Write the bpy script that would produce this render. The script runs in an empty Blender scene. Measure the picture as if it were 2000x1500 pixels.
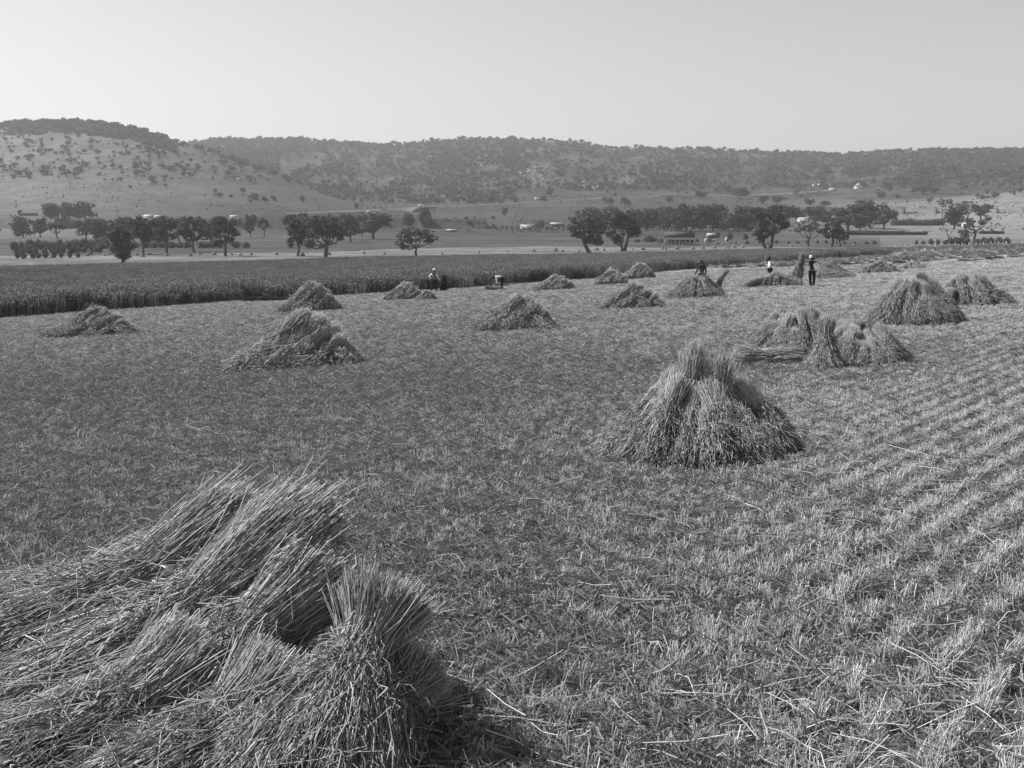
import bpy, math, random
import numpy as np
from mathutils import Vector, Matrix
random.seed(7); rng = np.random.default_rng(7)
S = bpy.context.scene
C = S.collection
R = math.radians
PI = math.pi

# ------------------------------------------------------------------ tagging
def tag(o, label=None, cat=None, group=None, kind=None):
    if label:
        o['label'] = label
        if len(label.replace('-', ' ').split()) > 16: print('LONG', len(label.split()), label)
    if cat: o['category'] = cat
    if group: o['group'] = group
    if kind: o['kind'] = kind
    return o
def empty(name, loc, rz=0.0):
    o = bpy.data.objects.new(name, None); C.objects.link(o)
    o.location = loc; o.rotation_euler = (0, 0, rz); o.empty_display_size = .3
    return o
def link(name, me, parent=None, loc=(0, 0, 0)):
    o = bpy.data.objects.new(name, me); C.objects.link(o); o.location = loc
    if parent: o.parent = parent
    return o

# ------------------------------------------------------------------ camera geometry
CAMZ = 2.35
F = 2000.0                       # focal length in photo pixels
P0 = math.atan(330 / 2000)       # downward pitch
def slope(row): return math.tan(math.atan((750 - row) / F) - P0)
def ucol(px, row):
    b = (750 - row) / F
    return ((px - 1000) / F) / (math.cos(P0) + b * math.sin(P0))
def W(px, row, y):               # world point seen at a pixel at depth y
    return Vector((ucol(px, row) * y, y, CAMZ + slope(row) * y))

# ------------------------------------------------------------------ noise
def _h(i, j, s):
    n = (i * 374761393 + j * 668265263 + s * 974711) & 0x7fffffff
    n = ((n ^ (n >> 13)) * 1274126177) & 0x7fffffff
    return ((n ^ (n >> 16)) & 0xffff) / 65535.0
def vnoise(x, y, s=0):
    x = np.asarray(x, float); y = np.asarray(y, float)
    i = np.floor(x).astype(np.int64); j = np.floor(y).astype(np.int64)
    fx = x - i; fy = y - j
    fx = fx * fx * (3 - 2 * fx); fy = fy * fy * (3 - 2 * fy)
    a = _h(i, j, s); b = _h(i + 1, j, s); c = _h(i, j + 1, s); d = _h(i + 1, j + 1, s)
    return (a + (b - a) * fx) * (1 - fy) + (c + (d - c) * fx) * fy
def fbm(x, y, s=0, o=4):
    t = 0; a = .5; n = 0
    for k in range(o):
        t = t + a * vnoise(x, y, s + k * 17); n += a; a *= .5; x = x * 2.03 + 11.3; y = y * 2.03 + 5.7
    return t / n

# ------------------------------------------------------------------ terrain
vslope = np.vectorize(slope)
RA = [(-3000, 300), (-600, 290), (200, 285), (360, 283), (420, 272), (560, 273), (700, 281), (745, 286), (820, 279), (900, 273), (1000, 272),
      (1130, 279), (1200, 291), (1340, 290), (1450, 294), (1620, 303), (1700, 301), (1800, 296), (1925, 294), (2100, 290), (2600, 300), (4000, 310)]
RL = [(-3000, 300), (-900, 262), (-300, 248), (0, 243), (80, 238), (150, 237), (250, 248), (300, 262), (350, 280), (430, 300), (560, 350), (640, 385), (730, 404), (800, 425), (1000, 470), (5000, 480)]
DL = [(-3000, 1400), (0, 1400), (350, 1250), (560, 1050), (800, 850), (5000, 850)]
def H(x, y):
    x = np.asarray(x, float); y = np.asarray(y, float)
    pl = -.042 * y + .04 * x
    pl = np.where(y < 0, -.01 * y + .04 * x, pl)
    fl = -8.15
    k = .9
    m = np.maximum(pl, fl)
    g = m + k * np.log(np.exp((pl - m) / k) + np.exp((fl - m) / k)) - 0
    g = np.minimum(g, 4 + 0 * g)
    g = g + (fbm(x / 9, y / 9, 3) - .5) * .12 * np.clip(np.hypot(x, y) / 30, 0, 1)
    yy = np.maximum(y, 1.0)
    r = np.clip(x / yy, -2.5, 2.5)
    px = 1000 + 2000 * r * 1.023
    # rising valley floor
    t = np.clip((y - 480) / 600, 0, 1)
    base = g + (t ** 1.5) * (18 + 6 * (fbm(x / 160, y / 160, 9) - .5))
    # back hills
    ra = np.interp(px, [p[0] for p in RA], [p[1] for p in RA])
    D = 2000.; y0 = 950.
    tt = np.clip((y - y0) / (D - y0), 0, 1)
    row = 406 + (ra - 406) * (tt ** .85)
    s = np.tan(np.arctan((750 - row) / F) - P0)
    za = CAMZ + s * y
    rel = (fbm(x / 210 + .3, y / 330, 21, 4) - .5) * 60 * np.sin(PI * np.clip(tt, 0, 1)) ** .8
    za = za + rel + (fbm(x / 40, y / 40, 5, 3) - .5) * 5 * tt
    zr = CAMZ + np.tan(np.arctan((750 - ra) / F) - P0) * D
    za = np.where(y > D, zr - (y - D) * .12, za)
    za = np.where(y < y0, -50, za)
    # left hill
    rl = np.interp(px, [p[0] for p in RL], [p[1] for p in RL])
    dl = np.interp(px, [p[0] for p in DL], [p[1] for p in DL])
    t2 = np.clip((y - 640) / (dl - 640), 0, 1)
    row = 428 + (rl - 428) * (t2 ** .9)
    zl = CAMZ + np.tan(np.arctan((750 - row) / F) - P0) * y
    zl = zl + (fbm(x / 120, y / 170, 33, 4) - .5) * 22 * np.sin(PI * t2) ** .8
    zrl = CAMZ + np.tan(np.arctan((750 - rl) / F) - P0) * dl
    zl = np.where(y > dl, zrl - (y - dl) * .25, zl)
    zl = np.where((y < 640) | (px > 950), -50, zl)
    z = np.maximum(np.maximum(base, za), zl)
    return z
def h1(x, y): return float(H(x, y))
YS = np.concatenate([np.linspace(2.5, 60, 600), np.geomspace(60.2, 2600, 1400)])
def hit(px, row, dz=0.0, ymin=0):
    u = ucol(px, row); s = slope(row)
    f = H(u * YS, YS) + dz - (CAMZ + s * YS)
    idx = np.where((f > 0) & (YS > ymin))[0]
    if len(idx) == 0: return None
    k = idx[0]
    if k == 0: y = YS[0]
    else:
        a, b = f[k - 1], f[k]
        y = YS[k - 1] + (YS[k] - YS[k - 1]) * (0 - a) / (b - a) if b != a else YS[k]
    return Vector((u * y, y, h1(u * y, y)))

# ------------------------------------------------------------------ materials (grey: the plate is monochrome)
def mat(name, lo, hi=None, rough=.8, noise=None, attr=False, spec=.2, trans=0, objrand=0):
    m = bpy.data.materials.new(name); m.use_nodes = True
    nt = m.node_tree; N = nt.nodes; L = nt.links
    b = N['Principled BSDF']; b.inputs['Roughness'].default_value = rough
    b.inputs['Specular IOR Level'].default_value = spec
    if hi is None: hi = lo
    fac = None
    if attr:
        a = N.new('ShaderNodeAttribute'); a.attribute_name = 'v'; fac = a.outputs['Fac']
    if noise:
        tc = N.new('ShaderNodeTexCoord'); nz = N.new('ShaderNodeTexNoise'); nz.inputs['Scale'].default_value = noise; nz.inputs['Detail'].default_value = 6
        nz.inputs['Roughness'].default_value = .65
        L.new(tc.outputs['Object'], nz.inputs['Vector'])
        if fac is None: 
            mr = N.new('ShaderNodeMapRange'); mr.inputs[1].default_value = .3; mr.inputs[2].default_value = .7
            L.new(nz.outputs['Fac'], mr.inputs[0]); fac = mr.outputs[0]
        else:
            mm = N.new('ShaderNodeMath'); mm.operation = 'MULTIPLY_ADD'; mm.inputs[1].default_value = .8; L.new(nz.outputs['Fac'], mm.inputs[0])
            sb = N.new('ShaderNodeMath'); sb.operation = 'SUBTRACT'; sb.inputs[1].default_value = .4; L.new(fac, sb.inputs[0]); L.new(sb.outputs[0], mm.inputs[2]); fac = mm.outputs[0]
    mx = N.new('ShaderNodeMix'); mx.data_type = 'RGBA'; mx.clamp_factor = True
    mx.inputs[6].default_value = (lo, lo, lo, 1); mx.inputs[7].default_value = (hi, hi, hi, 1)
    if fac is not None: L.new(fac, mx.inputs[0])
    else: mx.inputs[0].default_value = 1
    out = mx.outputs[2]
    if objrand:
        oi = N.new('ShaderNodeObjectInfo'); mr = N.new('ShaderNodeMapRange'); mr.inputs[3].default_value = 1 - objrand; mr.inputs[4].default_value = 1 + objrand
        L.new(oi.outputs['Random'], mr.inputs[0])
        vm = N.new('ShaderNodeVectorMath'); vm.operation = 'SCALE'; L.new(out, vm.inputs[0]); L.new(mr.outputs[0], vm.inputs['Scale']); out = vm.outputs[0]
    L.new(out, b.inputs['Base Color'])
    if trans:
        tr = N.new('ShaderNodeBsdfTranslucent'); L.new(out, tr.inputs['Color'])
        ms = N.new('ShaderNodeMixShader'); ms.inputs[0].default_value = trans
        L.new(b.outputs[0], ms.inputs[1]); L.new(tr.outputs[0], ms.inputs[2]); L.new(ms.outputs[0], N['Material Output'].inputs['Surface'])
    return m
M = {
 'straw': mat('straw', .085, .66, .55, attr=True, spec=.35, trans=.12, objrand=.12),
 'straw_far': mat('straw_far', .09, .58, .7, attr=True, trans=.12, objrand=.15),
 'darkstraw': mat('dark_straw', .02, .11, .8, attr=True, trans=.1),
 'core': mat('straw_core', .06, .16, .9, noise=30),
 'stubble': mat('stubble', .36, .9, .6, attr=True, trans=.15),
 'grass': mat('undergrowth', .13, .28, .8, attr=True, trans=.2),
 'crop': mat('crop', .095, .40, .8, attr=True, trans=.5, objrand=.28),
 'cropcore': mat('crop_core', .13, .22, .95, noise=1.2),
 'leaf': mat('gum_leaf', .04, .19, .8, attr=True, trans=.15, objrand=.2),
 'hillleaf': mat('hill_leaf', .05, .13, .85, attr=True, trans=.1, objrand=.35),
 'bark': mat('bark', .05, .17, .9, noise=2.),
 'deadwood': mat('deadwood', .12, .3, .9, noise=3.),
 'white': mat('whitewash', .6, .72, .7, noise=2.),
 'iron': mat('pale_iron_roof', .32, .52, .5, noise=.7),
 'darkroof': mat('dark_roof', .035, .07, .7, noise=.8),
 'boards': mat('weathered_boards', .06, .12, .9, noise=1.5),
 'dark': mat('dark_opening', .02),
 'post': mat('fence_post', .2, .4, .9, noise=3.),
 'road': mat('dirt_road', .10, .17, .95, noise=.4),
 'rock': mat('rock', .22, .42, .95, noise=.5),
 'skin': mat('skin', .15, .2, .6, noise=20.), 'hair': mat('hair', .02),
 'shirt': mat('white_shirt', .72, .82, .9, noise=9.), 'vest': mat('grey_vest', .16, .22, .9, noise=9.),
 'trouser': mat('dark_trousers', .018, .03, .9, noise=9.), 'darkshirt': mat('dark_shirt', .03, .05, .9, noise=9.),
 'boot': mat('boot', .015), 'felt': mat('felt_hat', .05, .08, .9, noise=9.), 'strawhat': mat('straw_hat', .45, .55, .8, noise=9.),
 'pole': mat('pole_wood', .5, .65, .7, noise=9.), 'poledark': mat('dark_pole_wood', .04, .07, .8, noise=9.),
}

# ------------------------------------------------------------------ mesh building
def mesh(name, V, Q, m, v=None, T=None, smooth=False):
    me = bpy.data.meshes.new(name)
    V = np.asarray(V, np.float32).reshape(-1, 3)
    fl = []; st = []; n = 0
    if Q is not None and len(Q): 
        Q = np.asarray(Q, np.int32).reshape(-1, 4); fl.append(Q.ravel()); st.append(np.arange(len(Q)) * 4); n = len(Q) * 4
    if T is not None and len(T):
        T = np.asarray(T, np.int32).reshape(-1, 3); fl.append(T.ravel()); st.append(np.arange(len(T)) * 3 + n)
    fl = np.concatenate(fl); st = np.concatenate(st)
    me.vertices.add(len(V)); me.vertices.foreach_set('co', V.ravel())
    me.loops.add(len(fl)); me.loops.foreach_set('vertex_index', fl)
    me.polygons.add(len(st)); me.polygons.foreach_set('loop_start', st.astype(np.int32))
    me.update(calc_edges=True); me.validate()
    if v is not None:
        a = me.attributes.new('v', 'FLOAT', 'POINT'); a.data.foreach_set('value', np.asarray(v, np.float32).ravel())
    if smooth: me.polygons.foreach_set('use_smooth', np.ones(len(me.polygons), bool))
    me.materials.append(m)
    return me
class MB:
    def __init__(s): s.V = []; s.Q = []; s.T = []; s.v = []; s.n = 0
    def add(s, V, Q=None, T=None, v=.5):
        V = np.asarray(V, float).reshape(-1, 3)
        s.V.append(V)
        if Q is not None and len(Q): s.Q.append(np.asarray(Q).reshape(-1, 4) + s.n)
        if T is not None and len(T): s.T.append(np.asarray(T).reshape(-1, 3) + s.n)
        s.v.append(np.broadcast_to(np.asarray(v, float).ravel(), (len(V),)) if np.ndim(v) == 0 or len(np.ravel(v)) == 1 else np.asarray(v).ravel())
        s.n += len(V)
    def tubes(s, P, w, sides=3, v=None, r=rng):
        P = np.asarray(P, float); N, K, _ = P.shape
        w = np.broadcast_to(np.asarray(w, float), (N, K)) if np.ndim(w) != 1 else np.broadcast_to(np.asarray(w)[:, None], (N, K))
        t = np.empty_like(P); t[:, 1:-1] = P[:, 2:] - P[:, :-2]; t[:, 0] = P[:, 1] - P[:, 0]; t[:, -1] = P[:, -1] - P[:, -2]
        t /= np.linalg.norm(t, axis=2, keepdims=True) + 1e-9
        ref = r.normal(size=(N, 1, 3)); ref = np.broadcast_to(ref, P.shape)
        n1 = np.cross(t, ref); n1 /= np.linalg.norm(n1, axis=2, keepdims=True) + 1e-9
        n2 = np.cross(t, n1)
        if sides == 2:
            V = np.stack([P - n1 * w[..., None], P + n1 * w[..., None]], 2)
        else:
            a = np.arange(sides) * 2 * PI / sides
            V = P[:, :, None, :] + w[:, :, None, None] * (np.cos(a)[None, None, :, None] * n1[:, :, None, :] + np.sin(a)[None, None, :, None] * n2[:, :, None, :])
        S_ = sides; base = (np.arange(N) * K * S_)[:, None, None] + (np.arange(K - 1) * S_)[None, :, None]
        if sides == 2:
            q = np.array([0, 1, 3, 2]); Q = (base + q[None, None, :]).reshape(-1, 4)
        else:
            i = np.arange(S_); j = (i + 1) % S_
            q = np.stack([i, j, j + S_, i + S_], 1)
            Q = (base[:, :, :, None] + q[None, None]).reshape(-1, 4)
        vv = .5 if v is None else (np.repeat(np.asarray(v, float), K * S_) if np.ndim(v) == 1 else np.repeat(np.asarray(v, float).ravel(), S_))
        s.add(V.reshape(-1, 3), Q, v=vv)
    def box(s, c, d, rz=0, v=.5):
        c = np.array(c, float); d = np.array(d, float) / 2
        V = np.array([[x, y, z] for x in (-1, 1) for y in (-1, 1) for z in (-1, 1)]) * d
        cs, sn = math.cos(rz), math.sin(rz)
        V = np.stack([V[:, 0] * cs - V[:, 1] * sn, V[:, 0] * sn + V[:, 1] * cs, V[:, 2]], 1) + c
        s.add(V, [[0, 1, 3, 2], [4, 6, 7, 5], [0, 4, 5, 1], [2, 3, 7, 6], [0, 2, 6, 4], [1, 5, 7, 3]], v=v)
    def mesh(s, name, m, smooth=False):
        return mesh(name, np.concatenate(s.V), np.concatenate(s.Q) if s.Q else None, m, np.concatenate(s.v), np.concatenate(s.T) if s.T else None, smooth)

# ------------------------------------------------------------------ scatter (stuff only)
def scatter(name, pts, rot, scl, idx, variants, base_mesh=None, mats=None):
    pts = np.asarray(pts, np.float32)
    me = bpy.data.meshes.new(name); me.vertices.add(len(pts)); me.vertices.foreach_set('co', pts.ravel())
    a = me.attributes.new('rz', 'FLOAT', 'POINT'); a.data.foreach_set('value', np.asarray(rot, np.float32))
    a = me.attributes.new('sc', 'FLOAT_VECTOR', 'POINT'); a.data.foreach_set('vector', np.asarray(scl, np.float32).ravel())
    a = me.attributes.new('ix', 'INT', 'POINT'); a.data.foreach_set('value', np.asarray(idx, np.int32))
    o = link(name, me)
    ng = bpy.data.node_groups.new(name + '_scatter', 'GeometryNodeTree')
    ng.interface.new_socket('Geometry', in_out='INPUT', socket_type='NodeSocketGeometry')
    ng.interface.new_socket('Geometry', in_out='OUTPUT', socket_type='NodeSocketGeometry')
    N = ng.nodes; L = ng.links
    gi = N.new('NodeGroupInput'); go = N.new('NodeGroupOutput')
    m2p = N.new('GeometryNodeMeshToPoints'); L.new(gi.outputs[0], m2p.inputs[0])
    jn = N.new('GeometryNodeJoinGeometry')
    def na(nm, t):
        n = N.new('GeometryNodeInputNamedAttribute'); n.data_type = t; n.inputs['Name'].default_value = nm; return n.outputs['Attribute']
    rz = na('rz', 'FLOAT'); sc = na('sc', 'FLOAT_VECTOR'); ix = na('ix', 'INT')
    cb = N.new('ShaderNodeCombineXYZ'); L.new(rz, cb.inputs[2])
    for k, vm in enumerate(variants):
        vo = bpy.data.objects.new(name + '_piece', vm)          # source mesh, never linked to the scene
        oi = N.new('GeometryNodeObjectInfo'); oi.inputs['Object'].default_value = vo
        cp = N.new('FunctionNodeCompare'); cp.data_type = 'INT'; cp.operation = 'EQUAL'
        L.new(ix, cp.inputs[2]); cp.inputs[3].default_value = k
        ip = N.new('GeometryNodeInstanceOnPoints')
        L.new(m2p.outputs[0], ip.inputs['Points']); L.new(cp.outputs[0], ip.inputs['Selection'])
        L.new(oi.outputs['Geometry'], ip.inputs['Instance']); L.new(cb.outputs[0], ip.inputs['Rotation']); L.new(sc, ip.inputs['Scale'])
        L.new(ip.outputs[0], jn.inputs[0])
    if base_mesh is not None:
        bo = bpy.data.objects.new(name + '_bed', base_mesh)
        oi = N.new('GeometryNodeObjectInfo'); oi.inputs['Object'].default_value = bo; L.new(oi.outputs['Geometry'], jn.inputs[0])
    L.new(jn.outputs[0], go.inputs[0])
    md = o.modifiers.new('scatter', 'NODES'); md.node_group = ng
    return o

# ------------------------------------------------------------------ crop boundaries in u = x / y
NE = [(-400, 655), (25, 622), (300, 602), (500, 588), (700, 577), (900, 565), (1000, 556), (1130, 548), (1300, 531), (1400, 524), (1500, 517), (1600, 507), (1730, 499)]
FE = [(-400, 522), (25, 520), (300, 514), (500, 509), (700, 502), (900, 499), (1100, 497), (1300, 492), (1500, 487), (1730, 485)]
nu, ny = [], []
for p, r_ in NE:
    q = hit(p, r_); nu.append(q.x / q.y); ny.append(q.y)
fu, fy = [], []
for p, r_ in FE:
    q = hit(p, r_, 1.2); fu.append(q.x / q.y); fy.append(q.y)
UMAX = nu[-1]
print('near', [round(a) for a in ny]); print('far', [round(a) for a in fy])
def yn(u): return np.interp(u, nu, ny)
def yf(u): return np.maximum(np.interp(u, fu, fy), yn(u) + 8)

# ------------------------------------------------------------------ terrain mesh
def build_ground():
    th = np.concatenate([np.linspace(-180, -46, 40)[:-1], np.linspace(-46, -32, 60)[:-1], np.linspace(-32, 32, 820), np.linspace(32, 46, 60)[1:], np.linspace(46, 180, 40)[1:-1]])
    th = np.radians(th); nr = 520
    rr = np.concatenate([np.linspace(.6, 20, 60), np.geomspace(20.5, 2700, nr - 60)])
    TH, RR = np.meshgrid(th, rr)
    X = np.sin(TH) * RR; Y = np.cos(TH) * RR
    X = np.clip(X, -2400, 2400)
    Z = H(X, Y)
    # far edges end level
    V = np.stack([X, Y, Z], 2).reshape(-1, 3)
    n = len(th); i = np.arange(nr - 1)[:, None] * n; j = np.arange(n)[None]; jj = (j + 1) % n
    Q = np.stack([i + j, i + jj, i + n + jj, i + n + j], 2).reshape(-1, 4)
    # centre cap
    V = np.vstack([V, [[0, 0, h1(0, 0)]]]); c = len(V) - 1
    T = np.stack([np.full(n, c), (np.arange(n) + 1) % n, np.arange(n)], 1)
    x, y = V[:, 0], V[:, 1]; yy = np.maximum(y, 1); u = x / yy
    px = 1000 + 2000 * u * 1.023
    # albedo of the land itself: stubble field, pale mown strip, pasture, dry hill grass
    al = np.full(len(V), .16)
    n1 = fbm(x / 4, y / 4, 50); n2 = fbm(x / 18, y / 18, 51)
    far = np.clip((y - 25) / 60, 0, 1)
    al = .13 + .04 * far + .08 * (n1 - .5) + .06 * (n2 - .5)
    right = np.clip((u - .12) / .35, 0, 1)
    al += .05 * right * np.clip(y / 40, 0.25, 1)
    past = (y > yf(u)) & (u < UMAX)
    mown = .125 + .12 * (fbm(x / 30, y / 6, 60) - .5)
    e = yf(u) + 95 + 70 * (fbm(x / 60, y * 0, 61) - .5) + np.where(px < 700, -8, 0)
    pas = .055 + .07 * (fbm(x / 90, y / 7, 62) - .5) + .03 * (fbm(x / 12, y / 12, 63) - .5)
    al = np.where(past, np.where(y < e, mown, pas), al)
    al = np.where((px > 1730) & (y > 235), .11 + .07 * (fbm(x / 80, y / 10, 64) - .5), al)
    inc = (y > yn(u)) & (y < yf(u)) & (u < UMAX); al = np.where(inc, .06, al)
    k = np.clip((y - 420) / 120, 0, 1)
    slopeal = .044 + .04 * (fbm(x / 140, y / 60, 70) - .5) + .025 * (fbm(x / 25, y / 25, 71) - .5) + .055 * np.clip((500 - px) / 450, 0, 1) + .13 * np.clip((px - 1450) / 450, 0, 1) * (y < 1100)
    al = al * (1 - k) + slopeal * k
    hill = np.clip((y - 1000) / 200, 0, 1)
    hl = .045 + .08 * (fbm(x / 45, y / 45, 72, 6) - .5) + .06 * np.clip((500 - px) / 450, 0, 1)
    al = al * (1 - hill) + hl * hill
    al = np.clip(al, .018, .5)
    m = bpy.data.materials.new('land'); m.use_nodes = True; nt = m.node_tree; N = nt.nodes; L = nt.links; b = N['Principled BSDF']
    b.inputs['Roughness'].default_value = .95; b.inputs['Specular IOR Level'].default_value = .1
    a = N.new('ShaderNodeAttribute'); a.attribute_name = 'v'
    tc = N.new('ShaderNodeTexCoord')
    n1 = N.new('ShaderNodeTexNoise'); n1.inputs['Scale'].default_value = 9; n1.inputs['Detail'].default_value = 8; n1.inputs['Roughness'].default_value = .8
    n2 = N.new('ShaderNodeTexNoise'); n2.inputs['Scale'].default_value = .35; n2.inputs['Detail'].default_value = 8; n2.inputs['Roughness'].default_value = .75
    for q in (n1, n2): L.new(tc.outputs['Object'], q.inputs['Vector'])
    def mr(src, lo, hi):
        q = N.new('ShaderNodeMapRange'); q.inputs[1].default_value = .3; q.inputs[2].default_value = .7; q.inputs[3].default_value = lo; q.inputs[4].default_value = hi; L.new(src, q.inputs[0]); return q.outputs[0]
    def mul(p, q):
        z = N.new('ShaderNodeMath'); z.operation = 'MULTIPLY'; L.new(p, z.inputs[0]); L.new(q, z.inputs[1]); return z.outputs[0]
    n3 = N.new('ShaderNodeTexNoise'); n3.inputs['Scale'].default_value = .06; n3.inputs['Detail'].default_value = 10; n3.inputs['Roughness'].default_value = .85; L.new(tc.outputs['Object'], n3.inputs['Vector'])
    f = mul(mul(mul(a.outputs['Fac'], mr(n1.outputs['Fac'], .6, 1.4)), mr(n2.outputs['Fac'], .7, 1.3)), mr(n3.outputs['Fac'], .3, 1.7))
    cb = N.new('ShaderNodeCombineColor'); [L.new(f, cb.inputs[k]) for k in range(3)]
    L.new(cb.outputs[0], b.inputs['Base Color'])
    bp = N.new('ShaderNodeBump'); bp.inputs['Strength'].default_value = .6; bp.inputs['Distance'].default_value = .05; L.new(n1.outputs['Fac'], bp.inputs['Height']); L.new(bp.outputs[0], b.inputs['Normal'])
    me = mesh('ground', V, Q, m, al, T, smooth=True)
    tag(link('ground', me), kind='structure')
build_ground()

# ------------------------------------------------------------------ sheaves
def sheaf_mesh(seed, n, K=5, w=.003, L=1.4, top=.15, waist=.095, bot=.30, wpos=.36, flat=1.0, droop=.12, strays=.04, ears=True, m='straw', core=True, bend=0.0, topj=.1, fanx=0.0, shag=2., wob=.012, cross=0, tipv=.35, bulge=0.):
    r = np.random.default_rng(seed); b = MB()
    s = np.linspace(0, 1, K)                               # 0 top .. 1 bottom
    th = r.uniform(0, 2 * PI, n); rho = r.uniform(0, 1, n) ** .42
    j0 = r.normal(0, topj * .38, n) - (1 - rho) * topj * 1.1; j0 = np.where(r.random(n) < .04, j0 - topj * r.uniform(.2, .7, n), j0); j1 = r.uniform(-.2, .05, n)
    ss = j0[:, None] * (1 - s)[None] + s[None] * (1 + j1[:, None])
    def Rad(q):
        a = np.clip((wpos - q) / wpos, -1, 2); c = np.clip((q - wpos) / (1 - wpos), 0, 1.3)
        return np.where(q < wpos, waist + (top - waist) * np.clip(a, 0, 2) ** 1.1, waist + (bot - waist) * c ** .8)
    rad = Rad(ss) * rho[:, None] * (1 + r.normal(0, .2, n)[:, None] * np.clip((wpos - ss) / wpos, 0, 1.4))
    tw = th[:, None] + r.normal(0, .22, n)[:, None] * (ss - wpos) * 1.5 + r.normal(0, .05, (n, K))
    x = rad * np.cos(tw) + bend * (ss - .4) ** 2 + fanx * (ss - wpos) * np.clip(ss - wpos, 0, 1)
    x = x + bulge * np.sin(PI * np.clip(ss, 0, 1))
    y = rad * np.sin(tw) * flat
    z = L * (1 - ss)
    # outer stalks droop at the ear end
    z = z - droop * np.clip(ss - .75, 0, 1) * 3 * rho[:, None] * r.uniform(.2, 1.6, n)[:, None] * .5
    P = np.stack([x, y, z], 2) + r.normal(0, wob, (n, K, 3))
    st = r.random(n) < strays
    k = np.clip(r.normal(0, .15, (n, 3)), -.26, .26) * [1, 1, .3] * st[:, None]
    P = P + k[:, None, :] * ((s - .4) * 1.6)[None, :, None]
    ww = w * r.uniform(.5, 1.45, n)[:, None] * np.ones(K)[None]
    v = np.clip(r.beta(1.6, 2.2, n), 0, 1)[:, None] + tipv * np.clip((wpos * .9 - s) / wpos, 0, 1)[None]     # butts bleached by the sun
    b.tubes(P, ww, 3, v, r)
    # ragged leaves / broken stalks lying across the bundle
    nl = n // 3
    pick = r.integers(0, n, nl); q = r.integers(0, K - 1, nl)
    A = P[pick, q] + r.normal(0, .012, (nl, 3)); d = P[pick, q + 1] - P[pick, q]; d /= np.linalg.norm(d, axis=1)[:, None] + 1e-6
    out = A * [1, 1, 0]; out /= np.linalg.norm(out, axis=1)[:, None] + 1e-6
    ln = r.uniform(.06, .20, nl)[:, None]
    B = A + (d * r.uniform(.4, 1, nl)[:, None] + out * r.uniform(0, .35, nl)[:, None] + r.normal(0, .25, (nl, 3))) * ln * .6
    Cc = B + (d * r.uniform(0, 1, nl)[:, None] + r.normal(0, .35, (nl, 3)) + [0, 0, -.2]) * ln * .5
    b.tubes(np.stack([A, B, Cc], 1), np.array([1.1, 1., .3])[None] * w * np.ones((nl, 1)), 2, np.clip(r.beta(2.4, 2, nl), 0, 1), r)
    if ears:                                                # drooping oat heads along the lower end
        ne = int(n * shag); pick = r.integers(0, n, ne)
        up = r.uniform(0, 1, ne) ** 1.5 * .72 * (K - 1); kk_ = np.minimum(up.astype(int), K - 2); fr = (up - kk_)[:, None]
        A = P[pick, K - 1 - kk_] * (1 - fr) + P[pick, K - 2 - kk_] * fr
        out = A * [1, 1, 0]; out /= np.linalg.norm(out, axis=1)[:, None] + 1e-6
        el = r.uniform(.05, .12, ne)[:, None]
        B = A + (out * r.uniform(.1, .9, ne)[:, None] + [0, 0, -.6] + r.normal(0, .38, (ne, 3))) * el
        Cc = B + (out * .1 + [0, 0, -1] + r.normal(0, .35, (ne, 3))) * el * .8
        b.tubes(np.stack([A, B, Cc], 1), np.array([.8, 1.9, .6])[None] * w * np.ones((ne, 1)), 3, np.clip(r.beta(1.5, 3, ne) , 0, 1), r)
    if cross:                                               # single straws fallen across the bundle
        qz = r.uniform(.05, .9, cross); a = r.uniform(0, 2 * PI, cross); rd = Rad(qz) * 1.03
        c0 = np.stack([rd * np.cos(a), rd * np.sin(a) * flat, L * (1 - qz)], 1); o_ = c0 * [1, 1, 0]; o_ /= np.linalg.norm(o_, axis=1)[:, None]
        dd = r.normal(size=(cross, 3)); dd -= o_ * (dd * o_).sum(1)[:, None] * .9; dd /= np.linalg.norm(dd, axis=1)[:, None]; ln = r.uniform(.08, .34, cross)[:, None]
        b.tubes(np.stack([c0 - dd * ln, c0 + o_ * .012 + r.normal(0, .008, (cross, 3)), c0 + dd * ln * r.uniform(.4, 1, cross)[:, None] + r.normal(0, .04, (cross, 3))], 1), w * 1.1, 3, np.clip(r.beta(3, 1.5, cross), 0, 1), r)
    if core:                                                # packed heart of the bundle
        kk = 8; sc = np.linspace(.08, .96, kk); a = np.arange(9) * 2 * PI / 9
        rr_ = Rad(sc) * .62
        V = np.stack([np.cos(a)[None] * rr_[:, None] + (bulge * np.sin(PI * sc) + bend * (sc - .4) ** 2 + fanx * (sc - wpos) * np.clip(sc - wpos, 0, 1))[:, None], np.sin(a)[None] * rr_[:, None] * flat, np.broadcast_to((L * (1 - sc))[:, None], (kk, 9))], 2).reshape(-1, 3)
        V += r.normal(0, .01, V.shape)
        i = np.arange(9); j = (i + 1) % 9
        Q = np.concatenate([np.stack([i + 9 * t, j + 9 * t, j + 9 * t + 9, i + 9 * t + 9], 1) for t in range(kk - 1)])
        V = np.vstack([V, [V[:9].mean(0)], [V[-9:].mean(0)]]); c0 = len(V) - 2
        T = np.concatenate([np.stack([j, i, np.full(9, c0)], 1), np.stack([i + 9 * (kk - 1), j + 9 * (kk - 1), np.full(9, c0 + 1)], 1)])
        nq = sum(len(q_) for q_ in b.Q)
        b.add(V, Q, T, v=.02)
    return b.mesh('sheaf', M[m])
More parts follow.
